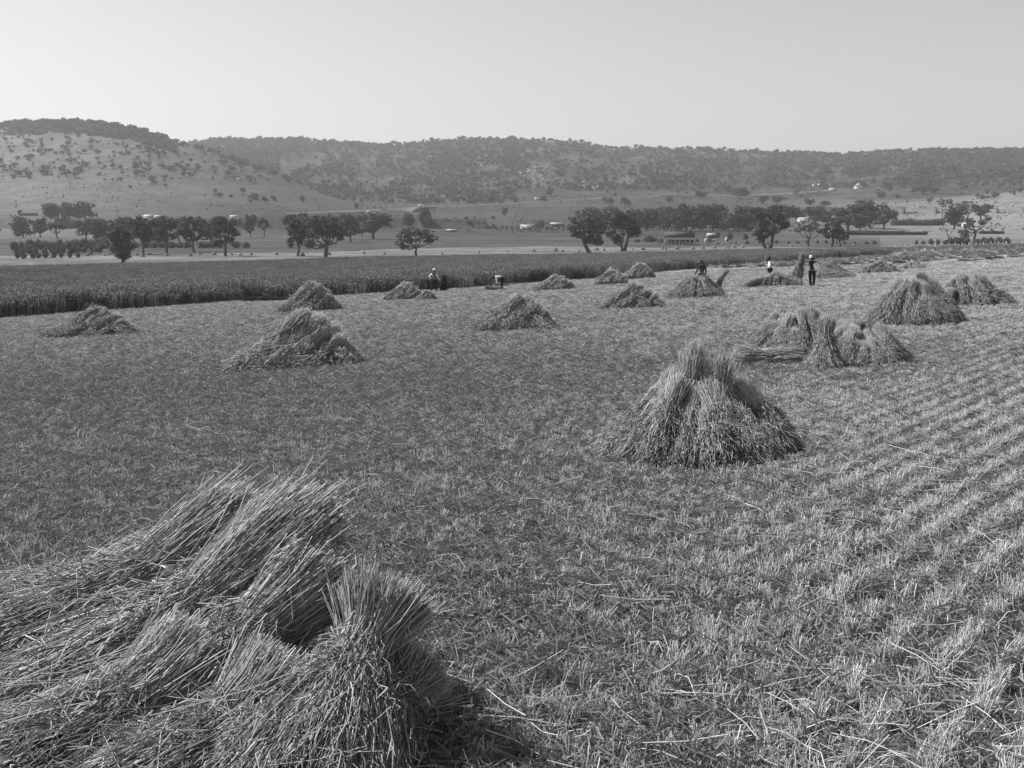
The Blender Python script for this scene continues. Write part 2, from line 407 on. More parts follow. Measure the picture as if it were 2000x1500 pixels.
def align(Fp, Tp, L=1.4, roll=0., rs=1.):
    Fp = Vector(Fp); Tp = Vector(Tp); z = Tp - Fp; l = z.length; z.normalize()
    x = Vector((math.cos(roll), math.sin(roll), 0)); x = (x - z * x.dot(z)).normalized(); y = z.cross(x)
    m = Matrix((x * rs, y * rs, z * (l / L))).transposed().to_4x4(); m.translation = Fp
    return m
def band_mesh(rad=.1, seed=0, L=1.4, wpos=.36, flat=1.0, cx=0):
    r = np.random.default_rng(seed); b = MB(); n = 46
    a = np.linspace(0, 2 * PI + .5, 26)
    P = []
    for k in range(n):
        ph = r.uniform(0, 2 * PI); q = a + r.uniform(0, 6.28)
        rr = rad * 1.0 + .012 * np.cos(a * 4 + ph) + r.normal(0, .003) + .008
        P.append(np.stack([cx + rr * np.cos(q), rr * np.sin(q) * flat, L * (1 - wpos) + .03 * np.sin(a * 4 + ph) + r.normal(0, .012) + .04 * np.cos(q)], 1))
    b.tubes(np.array(P), .0032, 3, r.uniform(.2, .9, n), r)
    return b.mesh('band', M['straw'])

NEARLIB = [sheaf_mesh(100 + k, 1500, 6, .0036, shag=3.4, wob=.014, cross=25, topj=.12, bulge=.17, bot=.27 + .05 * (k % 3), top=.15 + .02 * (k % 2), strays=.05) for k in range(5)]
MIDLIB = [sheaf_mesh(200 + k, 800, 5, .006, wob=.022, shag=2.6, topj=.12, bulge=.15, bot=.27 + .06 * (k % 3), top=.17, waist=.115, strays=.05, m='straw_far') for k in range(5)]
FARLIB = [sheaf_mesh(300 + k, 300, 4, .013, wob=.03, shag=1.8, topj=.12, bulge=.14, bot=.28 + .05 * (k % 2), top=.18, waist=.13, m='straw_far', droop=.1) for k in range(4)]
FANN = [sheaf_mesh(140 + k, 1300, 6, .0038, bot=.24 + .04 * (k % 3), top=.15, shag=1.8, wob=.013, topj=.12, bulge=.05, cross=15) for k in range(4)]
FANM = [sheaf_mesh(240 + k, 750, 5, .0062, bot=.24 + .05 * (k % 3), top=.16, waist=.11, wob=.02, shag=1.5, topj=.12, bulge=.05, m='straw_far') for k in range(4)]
LIBS = {'nf': FANN, 'mf': FANM, 'ff': FARLIB, 'n': NEARLIB, 'm': MIDLIB, 'f': FARLIB}

def put_sheaves(root, specs, lib, seed):
    r = random.Random(seed); lb = LIBS[lib]
    for (fx, fyy, fz, tx, ty, tz, rs) in specs:
        o = bpy.data.objects.new('sheaf', r.choice(lb)); C.objects.link(o); o.parent = root
        g = h1(root.location.x + fx, root.location.y + fyy) - root.location.z
        o.matrix_local = align((fx, fyy, g + fz), (tx, ty, g * .5 + tz), 1.4, math.atan2(fyy - ty, fx - tx) + r.uniform(-.5, .5), rs)
FANT = [(-.12, .80), (.0, 1.), (.14, .93), (.28, .74), (.38, .52), (.47, .28)]
FANF = [-.5, -.40, -.27, -.12, -.02, .08]
def stook(px, row, wpx, hpx, style, seed, label, lib=None, flip=1, rs=1.0, n=None):
    r = random.Random(seed)
    q = hit(px, row); y = q.y; mpp = y / F
    Wd = wpx * mpp; Hh = hpx * mpp; dep = min(.42 * Wd, 1.0)
    cy = y + dep * .8; cx = ucol(px, row) * cy
    root = empty('stook', (cx, cy, h1(cx, cy)))
    tag(root, label, 'stook', 'stooks standing on the stubble field')
    if lib is None: lib = 'n' if y < 32 else ('m' if y < 62 else 'f')
    sp = []; J = lambda a: r.uniform(-a, a)
    k_ = Hh / 1.3 * rs * (1.12 if style == 'fan' else 1)
    if style == 'fan':
        lib += 'f'
        for li, (fo, to, hs) in enumerate([(.55, .15, .9), (0, .0, .98), (-.55, -.12, .95), (-1., -.25, .72)]):
            for (tx, tz), fx in zip(FANT, FANF):
                if li == 3 and tz > .97: continue
                sp.append((flip * (fx + J(.03)) * Wd * (.97 if li != 3 else .9), fo * dep + J(.08), -.03, flip * (tx * .93 + J(.025)) * Wd, to * dep + J(.08), (tz * hs - .04) * Hh + J(.03), k_ * r.uniform(.85, 1.15)))
        for k in range(5):
            fx = -.42 + .15 * k
            sp.append((flip * (fx - .07) * Wd, -dep * .9, -.08, flip * (fx + .17) * Wd, -dep * .3, Hh * (.74 - .9 * abs(fx + .05)), k_ * r.uniform(.8, .95)))
        for k in range(4):
            sp.append((flip * (.5 - .1 * k) * Wd * .9, J(dep), -.02, flip * (.1 - .03 * k) * Wd, J(.1), Hh * (.6 + .08 * k), k_))
    elif style == 'cone':
        n = n or 18
        for k in range(n):
            a = 2 * PI * k / n + J(.15); tr = r.uniform(.12, .25)
            sp.append((math.cos(a) * Wd * r.uniform(.37, .44), math.sin(a) * dep, -.06, math.cos(a) * Wd * tr + J(.05), math.sin(a) * .3 * dep, Hh * r.uniform(.80, 1.07) - (tr - .1) * Hh * .9, k_ * r.uniform(.72, 1.15)))
        for k in range(11):
            a = PI * .95 + PI * 1.1 * (k + .5) / 11
            sp.append((math.cos(a) * Wd * .45, math.sin(a) * dep * 1.05, -.06, math.cos(a) * Wd * .22, math.sin(a) * .55 * dep, Hh * r.uniform(.5, .66), k_ * r.uniform(.8, 1.)))
    elif style == 'heap':                                   # low tumbled mound
        n = n or 22
        for k in range(n):
            tx = (k + .5) / n * 2 - 1; tx = tx * .36 + J(.03); sg = r.choice([-1, 1]); fx = tx + sg * r.uniform(.05, .16) + (.12 if tx > 0 else -.12)
            fx = max(-.48, min(.48, fx))
            sp.append((fx * Wd, J(dep), -.05, tx * Wd * .9, J(dep * .3), Hh * (1 - 3.2 * tx * tx) * r.uniform(.78, 1.0), k_ * r.uniform(.9, 1.2)))
    put_sheaves(root, sp, lib, seed)
    return root, Wd, Hh, y
stook(183, 662, 176, 57, 'fan', 1, 'long low stook with leaning crests at the far left before the standing crop')
stook(590, 725, 232, 108, 'fan', 2, 'large stook left of centre, sheaves fanned to the right, before a smaller one')
stook(606, 612, 110, 56, 'fan', 3, 'rounded stook by the crop edge just behind the large left stook')
stook(1012, 650, 145, 68, 'fan', 4, 'pointed stook in the middle of the field with a steep dark right side')
stook(792, 588, 72, 34, 'fan', 5, 'small stook beside the man with one hand on his hip, larger of the touching pair')
stook(832, 589, 46, 20, 'fan', 55, 'squat little stook joined to the right foot of the small stook by the standing man')
stook(1084, 569, 80, 29, 'fan', 6, 'small stook right of the stooping man at the crop edge')
stook(1194, 558, 62, 30, 'fan', 7, 'front one of two small overlapping stooks at the crop edge right of centre')
stook(1249, 546, 54, 30, 'fan', 8, 'taller rounded stook behind, to the right of its small neighbour at the crop edge')
stook(1230, 607, 135, 50, 'fan', 9, 'stook with a pale bleached crown and two crests, standing right of centre')
stook(1357, 586, 118, 42, 'cone', 10, 'stook in front of the dark-clothed man holding a long pole')
stook(1512, 563, 130, 27, 'heap', 11, 'long low heap of sheaves at the feet of the two men with the upright sheaf')
stook(1622, 546, 74, 28, 'fan', 12, 'pale tousled stook just right of the man in the white cap', rs=1.1, flip=-1)
stook(1716, 535, 76, 24, 'fan', 13, 'low broad stook among the lying sheaves, right of the man in the white cap')
stook(1782, 527, 50, 15, 'heap', 14, 'smallest, most distant stook among the lying sheaves at right')
stook(1778, 642, 195, 86, 'cone', 15, 'large stook at the right with a hooded top and loose straw at its right foot')
stook(1888, 603, 130, 60, 'heap', 16, 'ragged tumbled pale stook at the right edge of the field')
stook(1548, 701, 185, 84, 'cone', 17, 'pale ragged stook with spiky tips behind the sheaf lying on the ground', n=16)
stook(1682, 719, 190, 80, 'cone', 18, 'drooping pale stook touching the right side of the tied upright sheaf', n=12)
big, bw, bh, by = stook(1360, 912, 425, 165, 'cone', 19, 'biggest cone-shaped stook in the near field, two bound upright sheaves rising from its top', n=20, rs=.98)

def single(name, Fp, Tp, label, group=None, lib='n', rs=1., cat='sheaf', seed=0, bandr=.1, me=None, bnd=True, bm=None):
    root = empty(name, Fp); tag(root, label, cat, group)
    m = align((0, 0, 0), Vector(Tp) - Vector(Fp), 1.4, seed, rs)
    o = link('straw_bundle', me or LIBS[lib][seed % len(LIBS[lib])], root); o.matrix_local = m
    if bnd:
        b_ = link('band', bm or band_mesh(bandr, seed), root); b_.matrix_local = m
    return root
# two bound uprights on the big stook
c = big.location
for k, (dx, dz0, dz1, dy) in enumerate([(-.085, .34, 1.13, -.1), (.19, .30, 1.02, -.24)]):
    Fp = Vector((c.x + dx - .03, c.y + dy, c.z + dz0 - .25)); Tp = Vector((c.x + dx, c.y + dy, c.z + dz1 + .02))
    single('sheaf', Fp, Tp, ['taller bound sheaf with a spiky pale tip standing in the top of the biggest stook', 'shorter bound sheaf, right of its twin, standing in the top of the biggest stook'][k], rs=.82, seed=k + 1, me=sheaf_mesh(430 + k, 1500, 6, .0036, bot=.25, top=.115, waist=.095, topj=.13, shag=1., strays=.12, tipv=.5))
# tied upright sheaf and lying sheaf beside the right-hand stooks
q = hit(1612, 727); d = q.y
single('sheaf', Vector((q.x, q.y, q.z)), Vector((q.x + .02, q.y + .15, q.z + 98 * d / F)), 'tied upright sheaf with a frayed head and splayed skirt beside the lying sheaf', seed=3, rs=.95,
       me=sheaf_mesh(411, 2200, 6, .0036, bot=.46, top=.15, waist=.09, wpos=.42, strays=.03))
a1 = hit(1548, 715); a0 = hit(1415, 705)
single('sheaf', Vector((a1.x + .1, a1.y, a1.z + .13)), Vector((a0.x, a1.y + .1, h1(a0.x, a1.y) + .2)), 'sheaf lying flat on the stubble, pointing at the tied upright sheaf', seed=4, rs=1.25,
       me=sheaf_mesh(412, 2000, 5, .0034, bot=.2, top=.17, waist=.13, ears=False))

# foreground sheaves
def fg(label, tp_, ft_, seed, **k):
    Tp = W(*tp_); Fp = W(*ft_)
    L = 1.4
    wpos = k.get('wpos', .36); flat = k.get('flat', 1.)
    me = sheaf_mesh(seed, int(k.pop('n', 4500) * 1.3), 8, k.pop('w', .0022), shag=.75, wob=.007, cross=90, tipv=.15, **k)
    return single('sheaf', Fp, Tp, label, 'sheaves of the foreground stook', seed=seed, me=me, bm=band_mesh(k.get('waist', .1) * 1.0, seed, wpos=wpos, flat=flat, cx=k.get('bend', 0) * (wpos - .4) ** 2))
fg('thick foreground sheaf with a straw band, its stalk ends pointing to the upper right', (568, 1050, 5.3), (60, 1440, 5.0), 501, top=.22, waist=.19, bot=.42, wpos=.40, n=6500, strays=.05, topj=.13)
fg('pale foreground sheaf behind the thick banded one, nearest the left frame edge', (440, 1035, 5.75), (-60, 1345, 5.4), 502, top=.22, waist=.17, bot=.36, n=5000, topj=.12)
fg('short foreground sheaf low between the thick banded sheaf and the fanned front sheaf', (620, 1130, 5.1), (190, 1500, 4.5), 503, top=.2, waist=.16, bot=.34, n=4500)
fg('front foreground sheaf with a brush of cut ends and a wide skirt of stalks', (755, 1175, 4.75), (590, 1560, 4.15), 504, top=.19, waist=.09, bot=.5, wpos=.27, n=6500, topj=.08)
fg('low foreground sheaf lying in shade at the right foot of the fanned front sheaf', (805, 1305, 4.75), (690, 1500, 4.35), 505, top=.16, waist=.12, bot=.28, n=3500)
fg('foreground sheaf lying along the bottom left corner under the thick banded one', (380, 1290, 4.75), (-10, 1600, 4.1), 506, top=.22, waist=.2, bot=.42, n=5000)
fg('foreground sheaf filling the bottom edge below the short one', (560, 1340, 4.5), (250, 1640, 4.0), 507, top=.22, waist=.2, bot=.42, n=5000)
fg('small pale foreground sheaf end showing behind the left end of the stook', (290, 1120, 6.0), (-120, 1250, 5.9), 508, top=.2, waist=.16, bot=.3, n=3500)

# ------------------------------------------------------------------ lying sheaves in swathes
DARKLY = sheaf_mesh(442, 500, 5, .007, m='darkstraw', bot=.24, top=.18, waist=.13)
def lying(x, y, ang, label, group, lib='f', rs=.8, ln=1.25):
    o = bpy.data.objects.new('lying_sheaf', random.choice(LIBS[lib])); C.objects.link(o)
    z = h1(x, y) + .17
    Fp = Vector((x - math.cos(ang) * ln / 2, y - math.sin(ang) * ln / 2, z)); Tp = Vector((x + math.cos(ang) * ln / 2, y + math.sin(ang) * ln / 2, z + random.uniform(-.02, .06)))
    o.matrix_world = align(Fp, Tp, 1.4, random.uniform(0, 6), rs)
    tag(o, label, 'sheaf', group); return o
for k, (p, r_) in enumerate([(505, 591), (540, 590)]):
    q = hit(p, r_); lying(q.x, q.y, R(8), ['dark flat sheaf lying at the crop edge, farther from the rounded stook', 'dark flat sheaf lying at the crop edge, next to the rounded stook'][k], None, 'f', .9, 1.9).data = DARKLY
for k, (p, r_) in enumerate([(950, 561), (985, 562)]):
    q = hit(p, r_); lying(q.x, q.y, R(4), ['flat sheaf lying in front of the stooping man at the crop edge', 'flat sheaf lying behind the heels of the stooping man'][k], None, 'm', .8, 1.4)
q = hit(965, 569); lying(q.x, q.y, R(10), 'sheaf the stooping man is gathering with his hands', None, 'm', .85, 1.2)
ed = Vector((math.sin(R(40)), math.cos(R(40))))                   # direction of drilling and mowing
nrm = Vector((ed.y, -ed.x))
cnt = 0
for off in [2.5, 5.2, 8., 11.5, 15.5, 20, 26, 33]:
    s0 = 0
    while s0 < 260:
        s0 += random.uniform(1.7, 3.6) * (1 + off / 40)
        b0 = hit(1330, 529); x = b0.x + ed.x * s0 + nrm.x * off + random.uniform(-.4, .4); y = b0.y + ed.y * s0 + nrm.y * off + random.uniform(-.3, .3)
        u = x / y
        if u > .50 or y > 215 or y < yn(u) * 0 + 62: continue
        if u < UMAX and y > yn(u) - 1.5: continue
        if cnt > 230: continue
        cnt += 1
        lying(x, y, R(random.gauss(-8, 28)), 'low sheaf lying in the mown swathes along the crop edge at right', 'sheaves lying in swathes at right', 'f', random.uniform(.95, 1.3), 1.5)
print('lying', cnt)

# small distant stooks on the pale mown strip beyond the crop
def mini(seed):
    r = np.random.default_rng(seed); b = MB()
    n = 260; a = r.uniform(0, 2 * PI, n); q = r.uniform(.1, 1, n)
    foot = np.stack([np.cos(a) * 1.15 * q, np.sin(a) * .8 * q, np.zeros(n)], 1)
    top = np.stack([np.cos(a) * .25 * q + .15, np.sin(a) * .2 * q, 1.3 * (1 - .3 * q) + r.uniform(-.15, .1, n)], 1)
    md = (foot + top) / 2 + [0, 0, .12]
    b.tubes(np.stack([foot, md, top], 1), .035, 3, r.beta(2, 2, n), r)
    V = [[math.cos(t) * .9, math.sin(t) * .6, 0] for t in np.arange(8) * PI / 4] + [[.1, 0, 1.0]]
    b.add(V, T=[[i, (i + 1) % 8, 8] for i in range(8)], v=.05)
    return b.mesh('distant_stook', M['straw_far'])
MINI = [mini(40 + k) for k in range(3)]
for p, r_ in [(102, 503), (122, 500), (171, 500), (176, 497), (204, 500), (212, 497), (268, 499), (278, 502), (292, 497), (325, 500), (371, 501), (389, 497), (418, 498), (452, 498), (470, 499), (490, 498), (540, 498), (591, 500), (641, 498), (710, 496),
              (750, 497), (863, 497), (935, 494), (990, 492), (1042, 492), (1085, 491), (1098, 492), (1130, 491), (1165, 489), (1179, 490), (1235, 488), (1255, 488), (1293, 487), (1300, 488), (1322, 487), (1353, 487), (1372, 486), (1395, 485), (1420, 485), (1433, 484), (1450, 484), (1545, 482), (1668, 480)]:
    q = hit(p, r_)
    o = link('distant_stook', random.choice(MINI), None, q); o.rotation_euler = (0, 0, random.uniform(-.4, .4)); s_ = random.uniform(.5, .9); o.scale = (s_, s_, s_ * random.uniform(.8, 1.1))
    tag(o, 'tiny far-off stook on the pale mown strip beyond the standing crop', 'stook', 'far stooks beyond the standing crop')

# ------------------------------------------------------------------ standing crop
def crop_patch(seed, n=250):
    r = np.random.default_rng(seed); b = MB()
    x = r.uniform(-1.1, 1.1, n); y = r.uniform(-1.1, 1.1, n); h = r.normal(1.2, .13, n)
    lx, ly = r.normal(0, .09, n), r.normal(0, .09, n)
    P = np.stack([np.stack([x, y, np.zeros(n)], 1), np.stack([x + lx * .4, y + ly * .4, h * .6], 1), np.stack([x + lx, y + ly, h], 1)], 1)
    v = r.beta(2, 3, n); b.tubes(P, r.uniform(.010, .028, n), 3, v[:, None] + np.array([[.55, .3, 0]]), r)
    A = P[:, 2]; B = A + np.stack([r.normal(0, .06, n), r.normal(0, .06, n), r.uniform(.0, .1, n)], 1); Cc = B + np.stack([r.normal(0, .05, n), r.normal(0, .05, n), r.uniform(-.1, .05, n)], 1)
    b.tubes(np.stack([A, B, Cc], 1), np.array([[.012, .028, .01]]) * np.ones((n, 1)), 3, np.clip(v + .15, 0, 1), r)
    nl = n; p = r.integers(0, n, nl); z = r.uniform(.25, 1.0, nl)
    A = np.stack([x[p], y[p], z], 1); d = r.normal(0, .12, (nl, 3)); d[:, 2] = .1
    b.tubes(np.stack([A, A + d, A + d * 1.8 - [0, 0, .12]], 1), .014, 2, r.beta(2, 3, nl), r)
    return b.mesh('crop_patch', M['crop'])
CP = [crop_patch(60 + k) for k in range(4)]
us = np.linspace(-.9, UMAX, 260); ts = np.linspace(0, 1, 80)
U_, T_ = np.meshgrid(us, ts); ya = yn(U_) + 2.2; yb = yf(U_); Yc = ya + (yb - ya) * T_; Xc = U_ * Yc
Zc = H(Xc, Yc) + .82 + (fbm(Xc / 1.7, Yc / 1.7, 80) - .5) * .3 - .75 * np.clip(1 - T_ * 22, 0, 1)
V = np.stack([Xc, Yc, Zc], 2).reshape(-1, 3)
V2 = np.stack([Xc[0], Yc[0], H(Xc[0], Yc[0]) - .1], 1); n_ = len(us)
V3 = np.stack([Xc[:, -1], Yc[:, -1], H(Xc[:, -1], Yc[:, -1]) - .1], 1)
i = np.arange(79)[:, None] * n_ + np.arange(n_ - 1)[None]
Q = np.stack([i, i + 1, i + n_ + 1, i + n_], 2).reshape(-1, 4)
k0 = len(V); j = np.arange(n_ - 1); Q2 = np.stack([k0 + j, k0 + j + 1, j + 1, j], 1)
k1 = k0 + n_; j = np.arange(79); Q3 = np.stack([k1 + j, k1 + j + 1, (j + 1) * n_ + n_ - 1, j * n_ + n_ - 1], 1)
core = mesh('crop_bed', np.vstack([V, V2, V3]), np.vstack([Q, Q2, Q3]), M['cropcore'])
gx, gy = np.meshgrid(np.arange(-170, 100, 1.75), np.arange(40, 275, 1.75))
gx = gx.ravel() + rng.uniform(-.5, .5, gx.size); gy = gy.ravel() + rng.uniform(-.5, .5, gy.size)
u = gx / gy; ok = (gy > yn(u) + 1.0) & (gy < yf(u)) & (u < UMAX) & (u > -.75); gx, gy = gx[ok], gy[ok]
# a ragged row right on the mown edge
ue = np.arange(-.75, UMAX, .0085); ye = yn(ue) + rng.uniform(.5, 1.6, len(ue))
gx = np.concatenate([gx, ue * ye]); gy = np.concatenate([gy, ye])
sc = np.stack([np.ones(len(gx)), np.ones(len(gx)), .88 + .22 * fbm(gx / 5, gy / 5, 81) - .30 * rng.random(len(gx)) * np.clip(1 - (gy - yn(gx / gy) - .5) / 3.5, 0, 1) - .04 * rng.random(len(gx))], 1)
print('crop patches', len(gx))
tag(scatter('standing_crop', np.stack([gx, gy, H(gx, gy)], 1), rng.uniform(0, 6.28, len(gx)), sc, rng.integers(0, 4, len(gx)), CP, core), 'dark standing cereal crop behind the mown stubble', None, None, 'stuff')

# ------------------------------------------------------------------ stubble, undergrowth, loose straw
def tuft(seed, n, h, w, lean, spread, m, curl=0):
    r = np.random.default_rng(seed); b = MB()
    x, y = r.normal(0, spread, n), r.normal(0, spread, n); hh = h * r.uniform(.5, 1.15, n)
    lx, ly = r.normal(0, lean, n) * hh, r.normal(0, lean, n) * hh
    P = np.stack([np.stack([x, y, np.full(n, -.01)], 1), np.stack([x + lx * .45, y + ly * .45, hh * .55], 1), np.stack([x + lx * (1 + curl), y + ly * (1 + curl), hh * (1 - curl * .3)], 1)], 1)
    b.tubes(P, w * r.uniform(.7, 1.3, n), 2 if curl else 3, r.beta(2, 2, n), r)
    return b.mesh('tuft', M[m])
SA = [tuft(700 + k, 14, .085 + .025 * (k % 3), .003, .28, .028, 'stubble') for k in range(6)]
GA = [tuft(740 + k, 26, .07 + .015 * (k % 3), .0028, .55, .05, 'grass', .5) for k in range(6)]
def region(dens, y0, y1, umax=.62):
    n = int(dens * umax * (y1 * y1 - y0 * y0)); y = np.sqrt(rng.uniform(y0 * y0, y1 * y1, n)); u = rng.uniform(-umax, umax, n); x = u * y
    return x, y
def rows(x, y, sp=.19, sn=.022):                                 # pull points onto the drill rows
    d = x * nrm.x + y * nrm.y; s_ = x * ed.x + y * ed.y
    d = d + .05 * np.sin(s_ * .35) ; d2 = np.round(d / sp) * sp + rng.normal(0, sn, len(d))
    d2 = d2 - .05 * np.sin(s_ * .35)
    return d2 * nrm.x + s_ * ed.x, d2 * nrm.y + s_ * ed.y
def keep(x, y, f): 
    u = x / np.maximum(y, .1); lim = np.where(u < UMAX, yn(u) - .1, 1e9)
    k = (rng.random(len(x)) < f) & (y < lim) & (y > 1.2); return x[k], y[k]
rgt = lambda x, y: np.clip((x / y + .05) / .5, 0, 1)
def spread(D0, ys, ymax, umax=.64):
    # even cover: pieces grow with distance and thin out to match
    yt = np.geomspace(1.3, ymax, 4000); wt = 2 * (umax * yt + 4) * D0 * np.minimum(1, (ys / yt) ** 2)
    cum = np.concatenate([[0], np.cumsum((wt[1:] + wt[:-1]) / 2 * np.diff(yt))]); n = int(cum[-1])
    y = np.interp(rng.uniform(0, cum[-1], n), cum, yt)
    return rng.uniform(-1, 1, n) * (umax * y + 4), y
def sow(name, label, D0, ys, ymax, frac, smin, smax, zmax, lib, rowed):
    x, y = spread(D0, ys, ymax)
    if rowed:
        xr, yr = rows(x, y, .31, .036 + .26 * (1 - rgt(x, y)) ** 1.6); m_ = y < 45; x = np.where(m_, xr, x); y2 = np.where(m_, yr, y)
        y = y2
    x, y = keep(x, y, frac(x, y)); s_ = np.maximum(y / ys, 1.) * rng.uniform(smin, smax, len(x)); z_ = np.minimum(np.maximum(y / ys, 1.), zmax) * rng.uniform(smin, smax, len(x))
    print(name, len(x))
    tag(scatter(name, np.stack([x, y, H(x, y)], 1), rng.uniform(0, 6.28, len(x)), np.stack([s_, s_, z_], 1), rng.integers(0, 6, len(x)), lib), label, None, None, 'stuff')
sow('stubble', 'pale cut stubble in drill rows over the field', 165, 21, 210, lambda x, y: +.16 + .95 * rgt(x, y) ** 1.2 + .16 * np.clip(y / 60, 0, 1) + .06 + .6 * (fbm(x / .7, y / .7, 90) - .5) * np.clip(14 / y, .2, 1) * .7 - .45 * np.clip((y - 75) / 30, 0, 1) * (x / y > .2), .5, 1.1, 1.3, SA, True)
sow('undergrowth', 'low dark grass and weeds growing up through the stubble', 190, 14, 120, lambda x, y: .95 - .5 * rgt(x, y) + .4 * (fbm(x / .8, y / .8, 92) - .5), .7, 1.5, 1.4, GA, False)
b = MB(); n = 9000; y = np.sqrt(rng.uniform(9, 26 ** 2, n)); y[:700] = rng.uniform(3.6, 5.4, 700); x = rng.uniform(-.6, .62, n) * y; k = rng.random(n) < (.25 + .75 * rgt(x, y)); x, y = x[k], y[k]; n = len(x)
a = rng.normal(.2, .9, n); l = rng.uniform(.08, .5, n) ** 1.4 * 1.2; z = H(x, y) + rng.uniform(.02, .11, n)
A = np.stack([x - np.cos(a) * l / 2, y - np.sin(a) * l / 2, z + rng.normal(0, .02, n)], 1); B = np.stack([x, y, z + .012], 1) + rng.normal(0, .008, (n, 3)); Cc = np.stack([x + np.cos(a) * l / 2, y + np.sin(a) * l / 2, z + rng.normal(0, .03, n)], 1)
b.tubes(np.stack([A, B, Cc], 1), .0026, 3, rng.beta(2, 2, n), rng)
tag(link('loose_straw', b.mesh('loose_straw', M['stubble'])), 'loose pale straws strewn over the stubble', None, None, 'stuff')

# ------------------------------------------------------------------ trees
def tree_mesh(seed, Wm, Hm, blobs, fork=(0, .35), leanx=0., thick=1., leafs=None, density=1., m='leaf', second=None, leaf=None):
    """blobs: (x, z, rx, rz) in units of half width / height. Returns trunk mesh and crown mesh."""
    r = np.random.default_rng(seed); tb = MB(); cb = MB(); hw = Wm / 2
    fx, fz = fork[0] * hw, fork[1] * Hm
    t0 = .028 * Hm * thick + .12
    b0 = np.array([leanx * hw, 0, -.3]); f0 = np.array([fx, 0, fz])
    md = (b0 + f0) / 2 + [r.normal(0, .03) * hw, r.normal(0, .2), 0]
    tb.tubes(np.array([[b0, b0 + (md - b0) * .12 + [0, 0, .1], md, f0]]), np.array([[t0 * 1.5, t0 * 1.05, t0 * .85, t0 * .75]]), 7, r=r)
    starts = [f0]
    if second is not None:
        b1 = np.array([second[0] * hw, .4, -.3]); f1 = np.array([second[1] * hw, .3, fz * second[2]])
        tb.tubes(np.array([[b1, (b1 + f1) / 2 + [.1, 0, 0], f1]]), np.array([[t0 * 1.2, t0 * .8, t0 * .6]]), 7, r=r); starts.append(f1)
    ls = leaf or .017 * Hm + .09
    for (x, z, rx, rz) in blobs:
        yd = r.uniform(-.35, .35) * hw * (1 - abs(x) * .4)
        c = np.array([x * hw, yd, z * Hm]); R3 = np.array([rx * hw, rx * hw * .85, rz * Hm])
        s0 = min(starts, key=lambda q: abs(q[0] - c[0]))
        if s0 is f0 and r.random() < .5: s0 = md + (f0 - md) * r.uniform(.5, 1)
        m1 = s0 + (c - s0) * .5 + np.array([(c[0] - s0[0]) * .12, 0, -(.02 + .1 * abs(x)) * Hm * .5]) + r.normal(0, .02 * Hm, 3)
        tb.tubes(np.array([[s0, m1, c - [0, 0, R3[2] * .2]]]), np.array([[t0 * .55, t0 * .36, t0 * .14]]), 5, r=r)
        for q in range(5):
            dd = r.normal(size=3); dd /= np.linalg.norm(dd); e = c + dd * R3 * .75
            st = m1 + (c - m1) * r.uniform(.1, .9)
            tb.tubes(np.array([[st, (st + e) / 2 + r.normal(0, .012 * Hm, 3), e]]), np.array([[t0 * .2, t0 * .12, t0 * .05]]), 4, r=r)
        nc = int((14 + 60 * rx * rz * 4) * density)
        d = r.normal(size=(nc, 3)); d /= np.linalg.norm(d, axis=1)[:, None]; rad = r.uniform(.25, 1.05, nc) ** .6
        cc = c + d * R3 * rad[:, None]; csz = r.uniform(.35, 1.1, nc) * (.055 * Hm)
        nl = 34
        L_ = r.normal(size=(nc, nl, 3)) * csz[:, None, None] * [1, 1, .62] * .62 + cc[:, None]
        L_ = L_.reshape(-1, 3); N_ = len(L_)
        a = r.normal(size=(N_, 3)); a /= np.linalg.norm(a, axis=1)[:, None]; bb = np.cross(a, r.normal(size=(N_, 3))); bb /= np.linalg.norm(bb, axis=1)[:, None]
        sz = (ls * r.uniform(.5, 1.2, N_))[:, None]
        Vq = np.stack([L_ - a * sz, L_ - bb * sz * .45, L_ + a * sz, L_ + bb * sz * .45], 1).reshape(-1, 3)
        vv = np.clip(np.repeat(r.beta(2, 2, nc), nl) * .8 + r.uniform(0, .25, N_), 0, 1)
        cb.add(Vq, np.arange(N_ * 4).reshape(-1, 4), v=np.repeat(vv, 4))
    return tb.mesh('trunk', M['bark'], True), cb.mesh('crown', M[m])
def place_tree(px, row, meshes, label, group, sx=1, sz=1, name='gum_tree', rz=0, ymin=0, sy=None, cat='tree'):
    q = hit(px, row, 0, ymin)
    e = empty(name, q, rz); e.scale = (sx, sy or (abs(sx) + sz) / 2, sz); tag(e, label, cat, group)
    link('trunk', meshes[0], e); link('crown', meshes[1], e); return e
def hero(px, row, wpx, hpx, blobs, label, seed, name='gum_tree', cxoff=0, **k):
    q = hit(px, row); mp = q.y / F
    ms = tree_mesh(seed, wpx * mp, hpx * mp, blobs, **k)
    return place_tree(px, row, ms, label, 'valley trees beyond the crop', name=name)
hero(240, 515, 50, 78, [(-.1, .86, .5, .12), (-.5, .68, .42, .15), (.45, .7, .45, .16), (0, .6, .55, .2), (-.55, .42, .42, .18), (.5, .4, .45, .18), (0, .3, .5, .16), (.2, .2, .4, .1), (-.3, .24, .4, .1)], 'dark bushy tree leafy almost to the ground, standing nearest the crop at left', 1, fork=(0, .25), density=1.5, name='bushy_tree')
hero(280, 497, 46, 74, [(-.3, .85, .6, .12), (.4, .8, .55, .13), (0, .68, .7, .14), (.55, .55, .35, .1), (-.5, .56, .4, .12), (.3, .44, .4, .1)], 'tree with a straight dark trunk just right of the dark bushy tree', 2, fork=(0, .4))
hero(325, 495, 56, 74, [(-.5, .8, .5, .12), (.1, .88, .6, .1), (.6, .75, .45, .12), (0, .66, .7, .12), (.5, .45, .25, .08), (-.45, .5, .3, .08)], 'tree with tangled low branches and a broad crown, third from the dark bushy tree', 3, fork=(.05, .38), density=.9)
